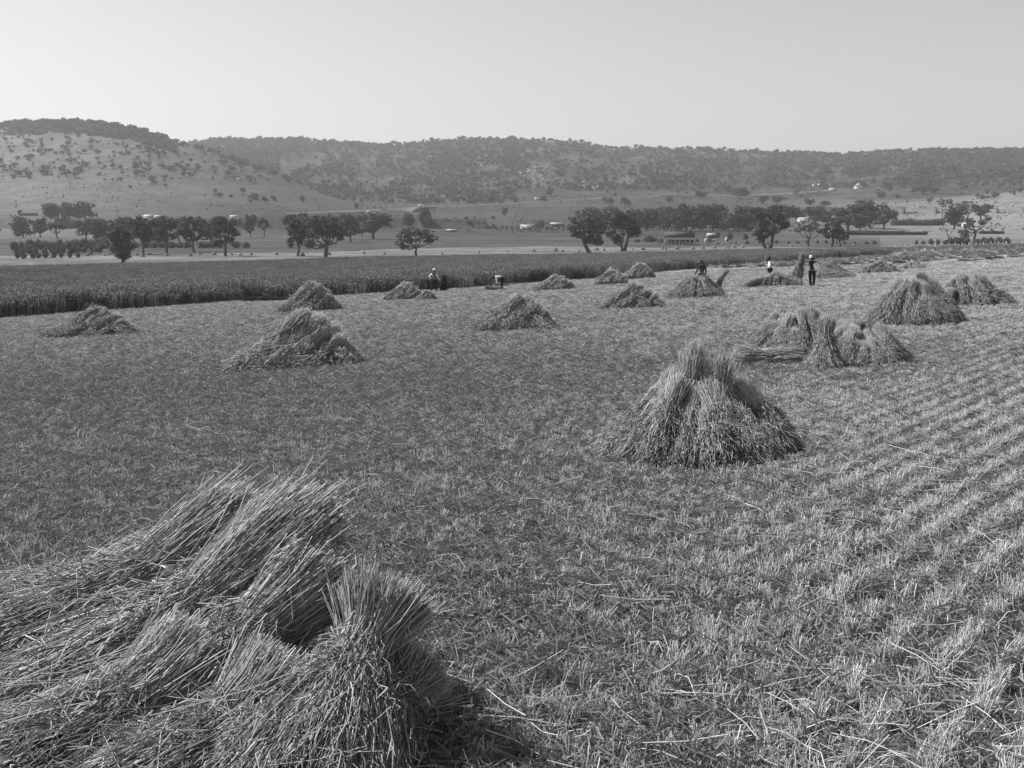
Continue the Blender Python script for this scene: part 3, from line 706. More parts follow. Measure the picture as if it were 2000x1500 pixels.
hero(378, 492, 60, 70, [(-.4, .82, .6, .14), (.35, .85, .6, .12), (0, .65, .8, .16), (-.6, .52, .4, .14), (.6, .5, .4, .14), (0, .4, .6, .12)], 'rounded dense tree with a short trunk between two open-branched ones', 4, fork=(0, .3), density=1.2)
hero(442, 500, 56, 78, [(-.3, .88, .55, .1), (.4, .84, .55, .11), (.0, .7, .8, .13), (-.6, .62, .4, .1), (.6, .58, .4, .12), (-.5, .33, .35, .09), (.3, .4, .3, .08)], 'tree with a leafy low bough left of its trunk, ending the left tree group', 5, fork=(.05, .42), leanx=-.05)
hero(582, 500, 44, 72, [(-.1, .88, .6, .12), (.4, .72, .5, .13), (-.5, .7, .5, .13), (0, .55, .7, .14), (-.6, .35, .3, .12), (.5, .4, .35, .1)], 'narrow tall tree touching the big twisted gum on its left', 6, fork=(.1, .35), leanx=-.05)
hero(635, 504, 74, 86, [(.1, .9, .5, .1), (-.45, .82, .45, .12), (.65, .78, .42, .13), (-.1, .7, .5, .12), (.55, .6, .42, .1), (-.6, .6, .38, .12), (.1, .55, .4, .1), (-.75, .36, .25, .07), (.8, .48, .25, .08), (-.85, .28, .15, .05)], 'big twisted gum with a thick forked trunk and a low crooked left limb', 7, fork=(.12, .3), thick=1.5, density=1.0, leanx=.0)
hero(814, 500, 84, 56, [(-.1, .86, .55, .14), (.4, .78, .45, .15), (-.55, .72, .42, .2), (.75, .62, .26, .15), (0, .68, .6, .16), (-.75, .45, .25, .18), (-.55, .3, .2, .13), (.6, .5, .25, .1), (-.3, .55, .3, .12)], 'lone spreading tree with an umbrella crown standing at the crop edge, left of centre', 8, fork=(0, .3), thick=1.1)
hero(1146, 494, 76, 76, [(-.4, .82, .52, .15), (.25, .85, .5, .12), (.65, .6, .35, .14), (-.7, .62, .3, .12), (0, .62, .6, .15), (.35, .38, .4, .12), (-.45, .45, .35, .08), (.55, .28, .25, .09), (.05, .3, .25, .07)], 'dark gum whose trunk leans strongly to the left, left one of the leaning pair', 9, fork=(-.25, .4), leanx=.15, thick=1.5, density=1.2)
hero(1216, 491, 72, 80, [(-.1, .9, .5, .1), (.4, .8, .5, .13), (-.5, .72, .42, .13), (.65, .58, .35, .12), (0, .68, .6, .12), (-.7, .42, .3, .1), (.3, .45, .4, .1), (-.3, .3, .3, .1), (.8, .42, .2, .08)], 'gum with a wide V-shaped trunk, right one of the leaning pair', 10, fork=(-.05, .12), leanx=.05, thick=1.1, second=(.1, .35, 4.2))
hero(1497, 485, 78, 82, [(-.4, .82, .45, .16), (.3, .88, .5, .12), (.7, .68, .35, .14), (-.1, .65, .5, .18), (-.5, .48, .4, .18), (.1, .42, .4, .14), (-.25, .25, .3, .1), (.8, .55, .25, .08)], 'large dark twin-trunked gum behind the man in the white cap', 11, fork=(-.3, .3), leanx=-.05, second=(.2, .35, 1.5), thick=1.4, density=1.3)
hero(1578, 482, 56, 50, [(-.4, .82, .5, .15), (.4, .82, .45, .15), (-.7, .65, .3, .12), (.1, .7, .6, .12), (.7, .6, .25, .1)], 'small umbrella-crowned tree with a bare fan of branches, right of the twin-trunked gum', 12, fork=(.05, .3), density=.8)
hero(1624, 481, 50, 60, [(-.3, .85, .5, .14), (.4, .8, .45, .14), (0, .65, .7, .15), (-.6, .5, .3, .12), (.4, .45, .4, .14), (-.3, .35, .3, .12)], 'dark stout-trunked tree, left of a close pair beside the umbrella tree', 13, fork=(.05, .3), thick=1.3, density=1.1)
hero(1641, 481, 36, 36, [(-.2, .82, .6, .18), (.5, .65, .5, .18), (-.5, .55, .5, .18), (.2, .45, .6, .16)], 'short round-headed tree, right one of a close pair', 14, fork=(-.1, .3), density=1.3)
hero(1884, 442, 58, 50, [(-.5, .78, .5, .13), (.1, .85, .6, .15), (.6, .72, .35, .1), (-.15, .66, .5, .1)], 'flat-topped umbrella gum behind the forked tree at the right edge', 15, fork=(-.1, .2), second=(.05, .2, 2.2))
hero(1901, 476, 60, 54, [(-.55, .62, .45, .14), (-.2, .8, .4, .12), (.6, .75, .3, .08), (-.5, .35, .32, .16), (-.45, .15, .3, .12), (.8, .9, .2, .06)], 'forked tree with an ivy-thick left side at the right edge', 16, fork=(.15, .45), leanx=.0, thick=1.2)
hero(1840, 428, 32, 40, [(-.3, .85, .6, .12), (.45, .8, .5, .12), (0, .68, .4, .1)], 'small Y-shaped tree above the hedges at right', 17, fork=(0, .35), density=.8)
# bare dead tree
q = hit(1850, 476); b = MB(); hh = 36 * q.y / F
for pl in [[(0, 0, -.2), (.1, 0, .35), (-.15, 0, .6), (-.75, .1, 1.)], [(.1, 0, .35), (.35, 0, .6), (.5, .1, .82)], [(-.15, 0, .6), (-.2, .1, .95)], [(-.4, .05, .78), (-.85, 0, .88)], [(.35, 0, .6), (.7, 0, .66)]]:
    pa = np.array(pl) * [hh * .45, 3, hh]; ww = np.linspace(.3, .08, len(pl)) * (1 if pl[0][2] < .1 else .6)
    b.tubes(pa[None], ww[None], 6)
tag(link('dead_tree', b.mesh('dead_tree', M['deadwood'], True), None, q), 'bare leafless dead tree among bushes at the right', 'tree', 'valley trees beyond the crop')

# shared variants for the rest
def rblobs(seed, n, kind):
    r = random.Random(seed); o = []
    for k in range(n):
        t = (k + .5) / n * 2 - 1
        if kind == 'round': o.append((r.uniform(-.62, .62), r.uniform(.34, .86), r.uniform(.38, .58), r.uniform(.12, .18)))
        elif kind == 'umb': o.append((t * .75, .82 - .22 * t * t + r.uniform(-.06, .06), r.uniform(.28, .42), r.uniform(.09, .13)))
        elif kind == 'belt': o.append((r.uniform(-.62, .62), .18 + .68 * k / n, r.uniform(.42, .58), r.uniform(.13, .17)))
        elif kind == 'low': o.append((r.uniform(-.6, .6), r.uniform(.25, .85), r.uniform(.4, .55), r.uniform(.14, .2)))
    return o
VAR = {}
for k in range(4): VAR['round%d' % k] = tree_mesh(900 + k, 10, 10, rblobs(k, 11, 'round'), fork=(0, .25), density=.8, leaf=.32)
for k in range(3): VAR['umb%d' % k] = tree_mesh(920 + k, 10, 10, rblobs(30 + k, 8, 'umb'), fork=(random.uniform(-.2, .2), .35), density=.8, leaf=.3)
for k in range(3): VAR['low%d' % k] = tree_mesh(940 + k, 10, 10, rblobs(60 + k, 10, 'low'), fork=(0, .2), density=.9, leaf=.34)
for k in range(3): VAR['belt%d' % k] = tree_mesh(960 + k, 10, 10, rblobs(80 + k, 12, 'belt'), fork=(0, .2), density=.9, leaf=.34)
def vt(px, row, wpx, hpx, kind, label, group, name='gum_tree'):
    q = hit(px, row); mp = q.y / F; k = random.randrange(4 if kind == 'round' else 3); wpx *= 1.15; hpx *= 1.03
    return place_tree(px, row, VAR[kind + str(k)], label, group, sx=wpx * mp / 10 * random.choice([-1, 1]), sz=hpx * mp / 10, name=name)
GL = 'trees of the left valley group'; GR = 'trees of the right-hand belt'
for a in [(45, 464, 40, 40, 'belt', 'half-cut tree at the left edge above the orchard rows'), (78, 463, 34, 38, 'low', 'second low tree from the left edge above the orchard rows'),
          (113, 467, 38, 34, 'umb', 'slender forked tree above the orchard rows at left'), (102, 436, 42, 32, 'belt', 'dark dome-shaped tree on the rise behind the left trees'),
          (135, 437, 34, 32, 'belt', 'middle tree of the dark clump on the rise at left'), (167, 436, 42, 33, 'belt', 'rightmost broad tree of the dark clump on the rise at left'),
          (168, 468, 40, 40, 'round', 'tree at the left end of the mingled wood behind the bushy tree'), (200, 470, 44, 44, 'belt', 'mingled tree just left of the dark bushy tree'),
          (232, 478, 44, 52, 'belt', 'tree hidden behind the dark bushy tree'), (262, 476, 44, 52, 'round', 'tree closing the gap right of the dark bushy tree, behind'),
          (305, 480, 50, 54, 'belt', 'tree below the white roofs at left'), (352, 478, 44, 52, 'umb', 'tree behind, between the tangled tree and the rounded dense tree'),
          (412, 480, 46, 54, 'round', 'tree behind, left of the tree with the leafy low bough'),
          (489, 464, 26, 42, 'low', 'left one of the two small trees right of the left group'), (515, 466, 24, 40, 'umb', 'right leaning one of the two small trees right of the left group'),
          (568, 468, 32, 50, 'umb', 'thin-topped tree behind the narrow tall tree'), (606, 480, 50, 64, 'round', 'tree filling the space behind the twisted gum'),
          (685, 473, 42, 53, 'round', 'tree with clustered stems right of the big twisted gum'), (706, 462, 30, 42, 'umb', 'leaning thin tree between two broader ones, right of the twisted gum'),
          (729, 467, 68, 50, 'round', 'wide-crowned tree casting a short shadow on the pasture'), (660, 470, 40, 50, 'round', 'tree behind the right side of the twisted gum'),
          (797, 447, 26, 28, 'round', 'small tree behind the left of the lone spreading tree'), (832, 446, 26, 40, 'round', 'slender tall tree on the pasture behind the lone spreading tree'),
          (986, 424, 12, 18, 'low', 'tiny lone tree on the open slope in the centre')]:
    vt(*a[:5], a[5], GL)
for k, (p, r_, w_, h_) in enumerate([(1150, 452, 50, 46), (1190, 452, 50, 48), (1232, 450, 40, 44)]):
    vt(p, r_, w_, h_, 'belt', ['broad tree behind the left-leaning dark gum', 'broad tree filling the gap between the leaning pair', 'tree behind the right shoulder of the V-trunked gum'][k], GR)
for p, r_, w_, h_ in [(1262, 449, 36, 42), (1288, 449, 34, 42), (1312, 450, 36, 43), (1340, 452, 44, 50), (1368, 450, 40, 50), (1392, 450, 42, 52), (1415, 450, 38, 46), (1440, 452, 46, 50), (1462, 452, 36, 46)]:
    vt(p, r_, w_ * 1.15, h_ * 1.05, 'belt', 'dense dark tree in the unbroken belt behind the long dark barn', 'belt of dense trees behind the barn')
for a in [(1525, 450, 62, 48, 'round', 'broad tree behind the right side of the twin-trunked gum'), (1560, 432, 36, 28, 'low', 'low tree left of the white shed in the belt'), (1592, 440, 40, 34, 'low', 'tree right of the white shed in the belt'), (1605, 432, 36, 30, 'low', 'far tree above the small umbrella-crowned tree'),
          (1655, 450, 66, 54, 'low', 'big dense dome tree behind the close pair'), (1700, 446, 70, 56, 'low', 'tallest dense dome tree at the right end of the belt'), (1726, 448, 46, 38, 'round', 'tree with three bare stems at the right end of the belt'), (1680, 452, 40, 36, 'low', 'lower dark tree between the two dome trees'),
          (1863, 448, 44, 42, 'low', 'pale leafy tree left of the umbrella gum at the right edge'), (1915, 430, 40, 30, 'round', 'tree half hidden at the right edge behind the forked tree')]:
    vt(*a[:5], a[5], GR)
for k, (p, r_, w_, h_, l_) in enumerate([(420, 377, 9, 9, 'tiny dark tree high on the smooth left slope'), (518, 396, 12, 12, 'left one of two round little trees on the left slope'), (536, 395, 12, 12, 'right one of two round little trees on the left slope'), (591, 397, 10, 14, 'tiny thin tree at the toe of the left hill'), (697, 410, 10, 14, 'tiny tree beside the road at the hill toe'),
      (893, 396, 10, 12, 'small tree above the white rubble by the road'), (1064, 396, 12, 14, 'small tree beside the white hut on the slope'), (1075, 382, 12, 16, 'small tree on the slope above the white hut'), (1190, 400, 18, 14, 'small spreading tree on the slope, left of three'), (1222, 403, 18, 18, 'small tree on the slope, middle of three'), (1308, 398, 14, 14, 'leaning little tree on the slope, right of three'),
      (1370, 388, 28, 16, 'low tree by the pale track on the right slope'), (1445, 388, 36, 22, 'large pale tree by the track on the right slope'), (1490, 399, 20, 16, 'left one of two equal round trees on the right slope'), (1517, 399, 20, 17, 'right one of two equal round trees on the right slope'), (1582, 402, 18, 12, 'thin grey tree above the white shed'), (1613, 404, 20, 12, 'thin grey wide tree above and right of the white shed'),
      (1556, 380, 12, 12, 'small dark tree below the hillside huts'), (1720, 390, 16, 16, 'bushy tree below the round white building'), (1735, 378, 16, 22, 'upright dark tree right of the round white building'), (1785, 379, 20, 14, 'left bush-like tree of three on the right slope'), (1805, 379, 20, 14, 'middle bush-like tree of three on the right slope'), (1824, 379, 22, 14, 'right bush-like tree of three on the right slope'), (38, 420, 10, 10, 'round little tree on the rise at the left edge')]):
    vt(p, r_, w_, h_, 'low' if k % 2 else 'round', l_, 'small trees on the lower slopes')

# bushes, hedges, orchards
def bush_mesh(seed, n=420, leaf=.2):
    r = np.random.default_rng(seed); b = MB(); d = r.normal(size=(n, 3)); d /= np.linalg.norm(d, axis=1)[:, None]
    lump = 1 + .25 * np.sin(d[:, 0] * 5 + seed) * np.cos(d[:, 1] * 4)
    c = d * (r.uniform(.55, 1, n) * lump)[:, None] * [1, 1, .8] + [0, 0, .75]; c[:, 2] = np.maximum(c[:, 2], .03)
    a = r.normal(size=(n, 3)); a /= np.linalg.norm(a, axis=1)[:, None]; q = np.cross(a, r.normal(size=(n, 3))); q /= np.linalg.norm(q, axis=1)[:, None]
    V = np.stack([c - a * leaf, c - q * leaf * .5, c + a * leaf, c + q * leaf * .5], 1).reshape(-1, 3)
    b.add(V, np.arange(n * 4).reshape(-1, 4), v=np.repeat(r.beta(2, 2, n), 4))
    return b.mesh('bush', M['leaf'])
BU = [bush_mesh(k) for k in range(4)]
def bush(px, row, wpx, hpx, label, group, name='bush', cat='bush'):
    q = hit(px, row); mp = q.y / F; o = link(name, random.choice(BU), None, q)
    o.scale = (wpx * mp / 2, wpx * mp / 2, hpx * mp / 1.55); o.rotation_euler = (0, 0, random.uniform(0, 6)); tag(o, label, cat, group); return o
for row, n, p0, p1, w_, h_ in [(506, 9, 34, 150, 12, 15), (497, 13, 32, 195, 13, 14), (490, 15, 30, 212, 15, 16), (485, 13, 30, 205, 17, 16)]:
    for k in range(n):
        bush(p0 + (p1 - p0) * k / (n - 1) + random.uniform(-3, 3), row + random.uniform(-.8, .8) - (p0 + (p1 - p0) * k / (n - 1)) * .02, w_ * random.uniform(.7, 1.15), h_ * random.uniform(.7, 1.1), 'round fruit tree in the orchard rows at the far left', 'fruit trees of the left orchard', 'fruit_tree', 'fruit tree')
for p, w_, h_ in [(262, 22, 12), (285, 20, 13), (300, 20, 12), (335, 22, 12), (352, 18, 10), (395, 22, 12), (412, 20, 12), (430, 16, 12), (462, 18, 12), (481, 14, 11), (366, 20, 12), (318, 18, 12)]:
    bush(p, 484, w_, h_, 'dark rounded shrub of the hedge seen under the left trees', 'shrubs under the left trees')
for k in range(34):
    p = 968 + (k % 17) * 11 + random.uniform(-2, 2); bush(p, 446 + (k // 17) * 4 + random.uniform(-.5, .5), 5, 4, 'tiny young orchard tree below the long white-roofed sheds', 'young orchard below the white sheds', 'young_tree', 'young tree')
for p, r_, w_, h_, l_ in [(963, 428, 10, 6, 'square dark bush on the central slope'), (911, 442, 10, 5, 'low dark bush on the pasture left of the young orchard'), (964, 446, 8, 9, 'upright bush at the left end of the young orchard'), (1054, 446, 18, 18, 'tall dark bush between the two white sheds'),
                          (1245, 474, 14, 8, 'bush at the left end of the barn garden'), (1270, 474, 26, 14, 'largest dark bush left of the barn'), (1290, 475, 12, 9, 'small bush touching the left wall of the barn'), (1308, 477, 14, 9, 'shrub in front of the barn wall'), (1355, 474, 22, 9, 'pale shrub at the right end of the barn'), (1385, 474, 18, 8, 'shrub in front of the white cottages'), (1402, 464, 10, 12, 'upright shrub between the white cottages'), (1425, 468, 12, 14, 'upright dark shrub right of the white cottages'), (1456, 468, 10, 12, 'shrub left of the twin-trunked gum')]:
    bush(p, r_, w_, h_, l_, 'garden and pasture bushes')
for k in range(18):
    bush(1385 + k * 19 + random.uniform(-4, 4), 477 - k * .05 + random.uniform(-.5, .5), random.uniform(4, 9), random.uniform(4, 8), 'small round shrub in the straggling row before the right-hand gums', 'straggling row of shrubs')
for p, w_, h_ in [(1790, 6, 9), (1803, 8, 8), (1818, 10, 12), (1831, 8, 11), (1846, 10, 9), (1856, 14, 14), (1866, 14, 15), (1877, 14, 15), (1888, 14, 14), (1908, 12, 12), (1921, 14, 15), (1934, 14, 14), (1950, 14, 15), (1966, 14, 14)]:
    bush(p, 478, w_, h_, 'rounded bush in the row behind the pale fence at right', 'bushes behind the pale fence')
def hedge(p0, p1, row, hpx, label, seed):
    a = hit(p0, row); c_ = hit(p1, row); y = (a.y + c_.y) / 2; L_ = (c_ - a).length; hm = hpx * y / F; r = np.random.default_rng(seed); n = int(L_ / hm * 420); b = MB()
    t = r.uniform(0, 1, n); top = .72 + .28 * vnoise(t * L_ / hm / 1.3, t * 0, seed); d = r.normal(size=(n, 3)); d /= np.linalg.norm(d, axis=1)[:, None]
    c0 = np.stack([(t - .5) * L_ + d[:, 0] * hm * .2, d[:, 1] * hm * .55, (.5 + d[:, 2] * .5) * hm * top], 1)
    q_ = r.normal(size=(n, 3)); q_ /= np.linalg.norm(q_, axis=1)[:, None]; e_ = np.cross(q_, r.normal(size=(n, 3))); e_ /= np.linalg.norm(e_, axis=1)[:, None]; lf = hm * .14
    b.add(np.stack([c0 - q_ * lf, c0 - e_ * lf * .5, c0 + q_ * lf, c0 + e_ * lf * .5], 1).reshape(-1, 3), np.arange(n * 4).reshape(-1, 4), v=np.repeat(r.beta(2, 2, n), 4))
    mid = (a + c_) / 2; o = link('hedge', b.mesh('hedge', M['leaf']), None, (mid.x, mid.y, h1(mid.x, mid.y))); o.rotation_euler = (0, -math.atan2(c_.z - a.z, L_), math.atan2(c_.y - a.y, c_.x - a.x)); tag(o, label, 'hedge', 'hedges at right')
hedge(1656, 1768, 459, 9, 'long dark clipped hedge on the pasture below the dome trees', 1)
hedge(1770, 1810, 459, 8, 'short dark hedge continuing the long one to the right', 2)
hedge(1742, 1842, 440, 13, 'tall grey hedge leading to the tree group at the right edge', 3)
hedge(1784, 1836, 415, 4, 'thin upper hedge on the pale slope, nearer the Y-shaped tree', 4)
hedge(1744, 1782, 417, 3, 'broken thin upper hedge on the pale slope, farther left', 5)
hedge(1872, 1888, 456, 8, 'stub of hedge left of the forked tree at the right edge', 6)
hedge(1912, 1960, 457, 7, 'stub of hedge right of the forked tree at the right edge', 7)
hedge(38, 74, 421, 5, 'low dark hedge on the rise at the left edge', 8)

# hillside trees: 260 told apart, the woods as stuff
def scrub_mesh(seed, n=70):
    r = np.random.default_rng(seed); b = MB(); d = r.normal(size=(n, 3)); d /= np.linalg.norm(d, axis=1)[:, None]
    c = d * r.uniform(.5, 1, n)[:, None] * [1, 1, .7] * (1 + .3 * np.sin(d[:, :1] * 4 + seed)) + [0, 0, 1.15]
    a = r.normal(size=(n, 3)); a /= np.linalg.norm(a, axis=1)[:, None]; q = np.cross(a, r.normal(size=(n, 3))); q /= np.linalg.norm(q, axis=1)[:, None]
    V = np.stack([c - a * .34, c - q * .26, c + a * .34, c + q * .26], 1).reshape(-1, 3)
    b.add(V, np.arange(n * 4).reshape(-1, 4), v=np.repeat(r.beta(2, 2, n), 4))
    b.tubes(np.array([[(0, 0, -.3), (.05, 0, .6), (0, 0, 1.1)]]), np.array([[.1, .07, .05]]), 4, v=[.2])
    return b.mesh('hillside_tree', M['hillleaf'])
SC = [scrub_mesh(k) for k in range(5)]
ra_x = [p[0] for p in RA]; ra_y = [p[1] for p in RA]; rl_x = [p[0] for p in RL]; rl_y = [p[1] for p in RL]
ind = []; stf = []
tries = 0
rh = np.random.default_rng(55)
while tries < 60000:
    tries += 1
    px = rh.uniform(-250, 2250); row = rh.uniform(232, 400)
    a_ = float(np.interp(px, ra_x, ra_y)); l_ = float(np.interp(px, rl_x, rl_y))
    left = row > l_ and px < 800
    ridge = l_ if left else a_
    if row < ridge: continue
    d = row - ridge
    cl = float(fbm(px / 34, row / 16, 99, 3))
    if left:
        dens = 1. if d < 24 * (1 if px < 340 else .1) + 10 * (cl - .5) else (.03 + .055 * (cl > .48) if d < 110 else .008)
        if row > 355: dens *= .05
    elif px < 640 and row < 372 - abs(px - 480) * .1: dens = .9 if (px < 545 or d < 22) else .4 * (cl > .45)
    elif px < 1010: dens = .8 if d < 12 else (.42 * (cl > .46) + .13 if row < 398 else 0)
    elif px < 1500: dens = .5 if d < 8 else (.33 * (cl > .5) + .09 if row < 372 else .01)
    else: dens = .7 if d < 24 else (.42 * (cl > .44) + .14 if row < 368 else .02)
    if rh.random() > dens: continue
    q = hit(px, row)
    if q is None or q.y < 640: continue
    if (dens < .95) and len(ind) < 285 and rh.random() < .1: ind.append(q)
    else: stf.append(q)
# skyline trees
for px in np.arange(-200, 2200, 1.3):
    a_ = float(np.interp(px, ra_x, ra_y)); l_ = float(np.interp(px, rl_x, rl_y)); Lft = l_ < a_
    d_ = float(np.interp(px, [p[0] for p in DL], [p[1] for p in DL])) if Lft else 2000.
    dn = .95 if px < 740 or px > 1560 else .42
    if rh.random() > dn: continue
    u = ucol(px, min(a_, l_)); y = d_ - rh.uniform(0, 30); stf.append(Vector((u * y, y, h1(u * y, y))))
print('hill trees', len(ind), len(stf))
for q in ind:
    s_ = rh.uniform(1.5, 3.0) * (1.12 if q.y > 1500 else .85); o = link('hillside_tree', SC[int(rh.integers(0, 5))], None, q); o.scale = (s_ * rh.uniform(.9, 1.3), s_, s_ * rh.uniform(.75, 1.1)); o.rotation_euler = (0, 0, rh.uniform(0, 6))
    tag(o, 'small dark tree dotted over the open grass of the distant hills', 'tree', 'scattered trees on the hillsides')
big_n = len(stf)
while len(stf) < big_n + 5200:
    px = rh.uniform(-200, 2200); row = 455 - 150 * rh.random() ** .8
    if fbm(px / 60, row / 8, 123, 3) < .44 + .12 * rh.random(): continue
    if px < 700 and rh.random() < .8: continue
    q = hit(px, row)
    if q is not None and q.y > 420: stf.append(q)
P_ = np.array([tuple(q) for q in stf]); n_ = len(P_); s_ = (1.1 + 2.7 * rh.random(n_) ** 2) * np.where(P_[:, 1] > 1500, 1.15, .9); s_[big_n:] = rh.uniform(.2, .75, n_ - big_n)
tag(scatter('hill_woodland', P_, rh.uniform(0, 6.28, n_), np.stack([s_ * 1.15, s_, s_ * rh.uniform(.75, 1.05, n_)], 1), rh.integers(0, 5, n_), SC), 'dark scrub and woodland massed along the ridges and gullies', None, None, 'stuff')
# rocks on the central hill
b = MB()
for k in range(170):
    cx_, cr_ = [(955, 318), (1035, 333), (1170, 365), (1050, 345), (930, 325)][k % 5]
    q = hit(cx_ + rh.normal(0, 16), cr_ + rh.normal(0, 6)); s = rh.uniform(1., 2.6)
    V = np.array([[x, y, z] for x in (-1, 1) for y in (-1, 1) for z in (-.4, .8)]) * rh.uniform(.5, 1.2, (8, 3)) * s + np.array(q)
    b.add(V, [[0, 1, 3, 2], [4, 6, 7, 5], [0, 4, 5, 1], [2, 3, 7, 6], [0, 2, 6, 4], [1, 5, 7, 3]])
tag(link('rock_outcrops', b.mesh('rock_outcrops', M['rock'])), 'pale broken rock showing through the grass of the central hill', None, None, 'stuff')

# ------------------------------------------------------------------ roads on the slopes
def strip(name, pts, wm, m, lift=.25):
    P = []
    for (a, b2) in zip(pts[:-1], pts[1:]):
        for t in np.linspace(0, 1, 14, endpoint=False): P.append(hit(a[0] + (b2[0] - a[0]) * t, a[1] + (b2[1] - a[1]) * t))
    P.append(hit(*pts[-1])); V = []
    for k, q in enumerate(P):
        d = (P[min(k + 1, len(P) - 1)] - P[max(k - 1, 0)]); d.z = 0; d.normalize(); n = Vector((-d.y, d.x, 0))
        for s in (-1, 0, 1):
            p = q + n * wm * .5 * s; V.append((p.x, p.y, h1(p.x, p.y) + lift))
    Q = [[3 * k + j, 3 * k + j + 1, 3 * k + j + 4, 3 * k + j + 3] for k in range(len(P) - 1) for j in range(2)]
    tag(link(name, mesh(name, V, Q, m)), kind='structure')
strip('road', [(560, 418), (700, 412), (820, 405), (900, 402), (1000, 398), (1100, 392), (1200, 386), (1290, 383)], 5, M['road'])
strip('track', [(1290, 379), (1340, 380), (1400, 382), (1460, 382), (1540, 378), (1620, 372)], 5, M['road'])

# ------------------------------------------------------------------ buildings
def house(px, row, wpx, hpx, dm, label, wall='white', roof='iron', name='farmhouse', cat='house', rz=0., roofk=.42, chim=False, wins=2, verandah=False, door=True):
    q = hit(px, row); mp = q.y / F; w, h = wpx * mp, hpx * mp; hw_ = h * (1 - roofk)
    e = empty(name, q, rz); tag(e, label, cat, 'farm buildings of the valley')
    b = MB(); b.box((0, 0, hw_ / 2 - .3), (w * .94, dm, hw_ + .6)); link('wall', b.mesh('wall', M[wall]), e)
    b = MB(); o_ = .04 * w; d2 = dm / 2 + .4; wl = w / 2; t = .12
    V = [(-wl, -d2, hw_), (wl, -d2, hw_), (wl, d2, hw_), (-wl, d2, hw_), (-wl, 0, h), (wl, 0, h)]
    b.add(V, [[0, 1, 5, 4], [2, 3, 4, 5], [3, 2, 1, 0]], [[0, 4, 3], [1, 2, 5]]); ro = link('roof', b.mesh('roof', M[roof]), e)
    if chim:
        b = MB(); b.box((w * .36, 0, h + .3), (.9, .9, 1.8)); link('chimney', b.mesh('chimney', M['boards']), ro)
    f = -dm / 2 - .06
    if door:
        b = MB(); b.box((0, f, min(1.05, hw_ * .4)), (1., .12, min(2.1, hw_ * .8))); link('door', b.mesh('door', M['dark']), e)
    for k in range(wins):
        x = (-.32 if k % 2 else .32) * w * (1 if k < 2 else .5)
        b = MB(); b.box((x, f, hw_ * .55), (1.1, .12, min(1.1, hw_ * .35))); fr = link('window', b.mesh('window', M['dark']), e)
        b = MB(); b.box((x, f - .08, hw_ * .55 - min(1.1, hw_ * .35) / 2 - .06), (1.3, .2, .1)); link('sill', b.mesh('sill', M[wall]), fr)
    if verandah:
        b = MB(); b.add([(-wl, -d2 + .05, hw_ - .05), (wl, -d2 + .05, hw_ - .05), (wl, -d2 - 2.2, hw_ - .9), (-wl, -d2 - 2.2, hw_ - .9)], [[0, 1, 2, 3]]); link('verandah_roof', b.mesh('verandah_roof', M[roof]), e)
        for k in range(7):
            b = MB(); b.box((-wl + .2 + (w - .4) * k / 6, -d2 - 2.1, (hw_ - .9) / 2), (.16, .16, hw_ - .9)); link('post', b.mesh('post', M['post']), e)
    return e
house(1326, 477, 58, 24, 7, 'long dark barn with a gable end and verandah posts before the tree belt', 'boards', 'darkroof', 'barn', 'barn', rz=R(-6), chim=True, wins=3, verandah=True)
house(1389, 465, 16, 9, 5, 'small white-roofed cottage right of the long dark barn', 'boards', 'iron')
house(1381, 471, 8, 5, 3, 'tiny white outhouse in front of the small white-roofed cottage', name='outhouse', cat='outhouse', wins=0)
house(1394, 471, 7, 4, 3, 'tiny white outhouse nearer the shrubs, right of its twin', name='outhouse', cat='outhouse', wins=0)
house(1419, 471, 4, 7, 1.5, 'narrow white privy standing alone right of the cottages', name='outhouse', cat='outhouse', wins=0)
house(1031, 446, 29, 7, 7, 'long white-roofed shed left of the tall dark bush', name='shed', cat='shed', rz=R(3))
house(1088, 442, 26, 7, 6, 'low white-roofed shed right of the tall dark bush', wall='boards', name='shed', cat='shed')
house(1570, 433, 22, 8, 6, 'white-roofed shed showing between crowns of the right-hand belt', name='shed', cat='shed')
house(292, 431, 20, 8, 8, 'white-roofed homestead half hidden behind the left trees, larger of two roofs', roofk=.5)
house(309, 428, 18, 7, 7, 'white roof set higher, right behind the larger homestead roof at left', roofk=.5)
house(458, 430, 15, 7, 6, 'white roof glimpsed over the right part of the left tree group', roofk=.5)
house(882, 453, 20, 5, 5, 'low dark hut with a bright roof alone on the pasture left of centre', 'boards', 'iron', 'hut', 'hut', wins=1)
house(821, 406, 9, 6, 5, 'white box-like cottage beside the road at the hill toe', name='cottage', cat='cottage', roofk=.15)
house(1048, 390, 9, 4, 4, 'white hut with a pointed roof above the road right of centre', name='hut', cat='hut', roofk=.6, wins=1)
house(466, 352, 7, 4, 4, 'lone white hut high on the left hill', name='hut', cat='hut', wins=1)
house(720, 415, 8, 3, 3, 'tiny pale hut below the road left of centre', name='hut', cat='hut', wins=0)
house(1600, 363, 5, 4, 4, 'small white hut on the right hillside, right of its twin', name='hut', cat='hut', wins=0)
house(1589, 364, 4, 4, 4, 'smallest white hut on the right hillside, left of its twin', name='hut', cat='hut', wins=0)
house(1626, 372, 12, 5, 5, 'low pale cottage on the right hillside left of the round white building', name='cottage', cat='cottage')
house(1872, 442, 15, 8, 5, 'small house with a white verandah roof under the umbrella gum', 'boards', 'iron')
house(1889, 443, 17, 8, 6, 'pale gabled house beside the verandah house under the umbrella gum', 'white', 'iron')
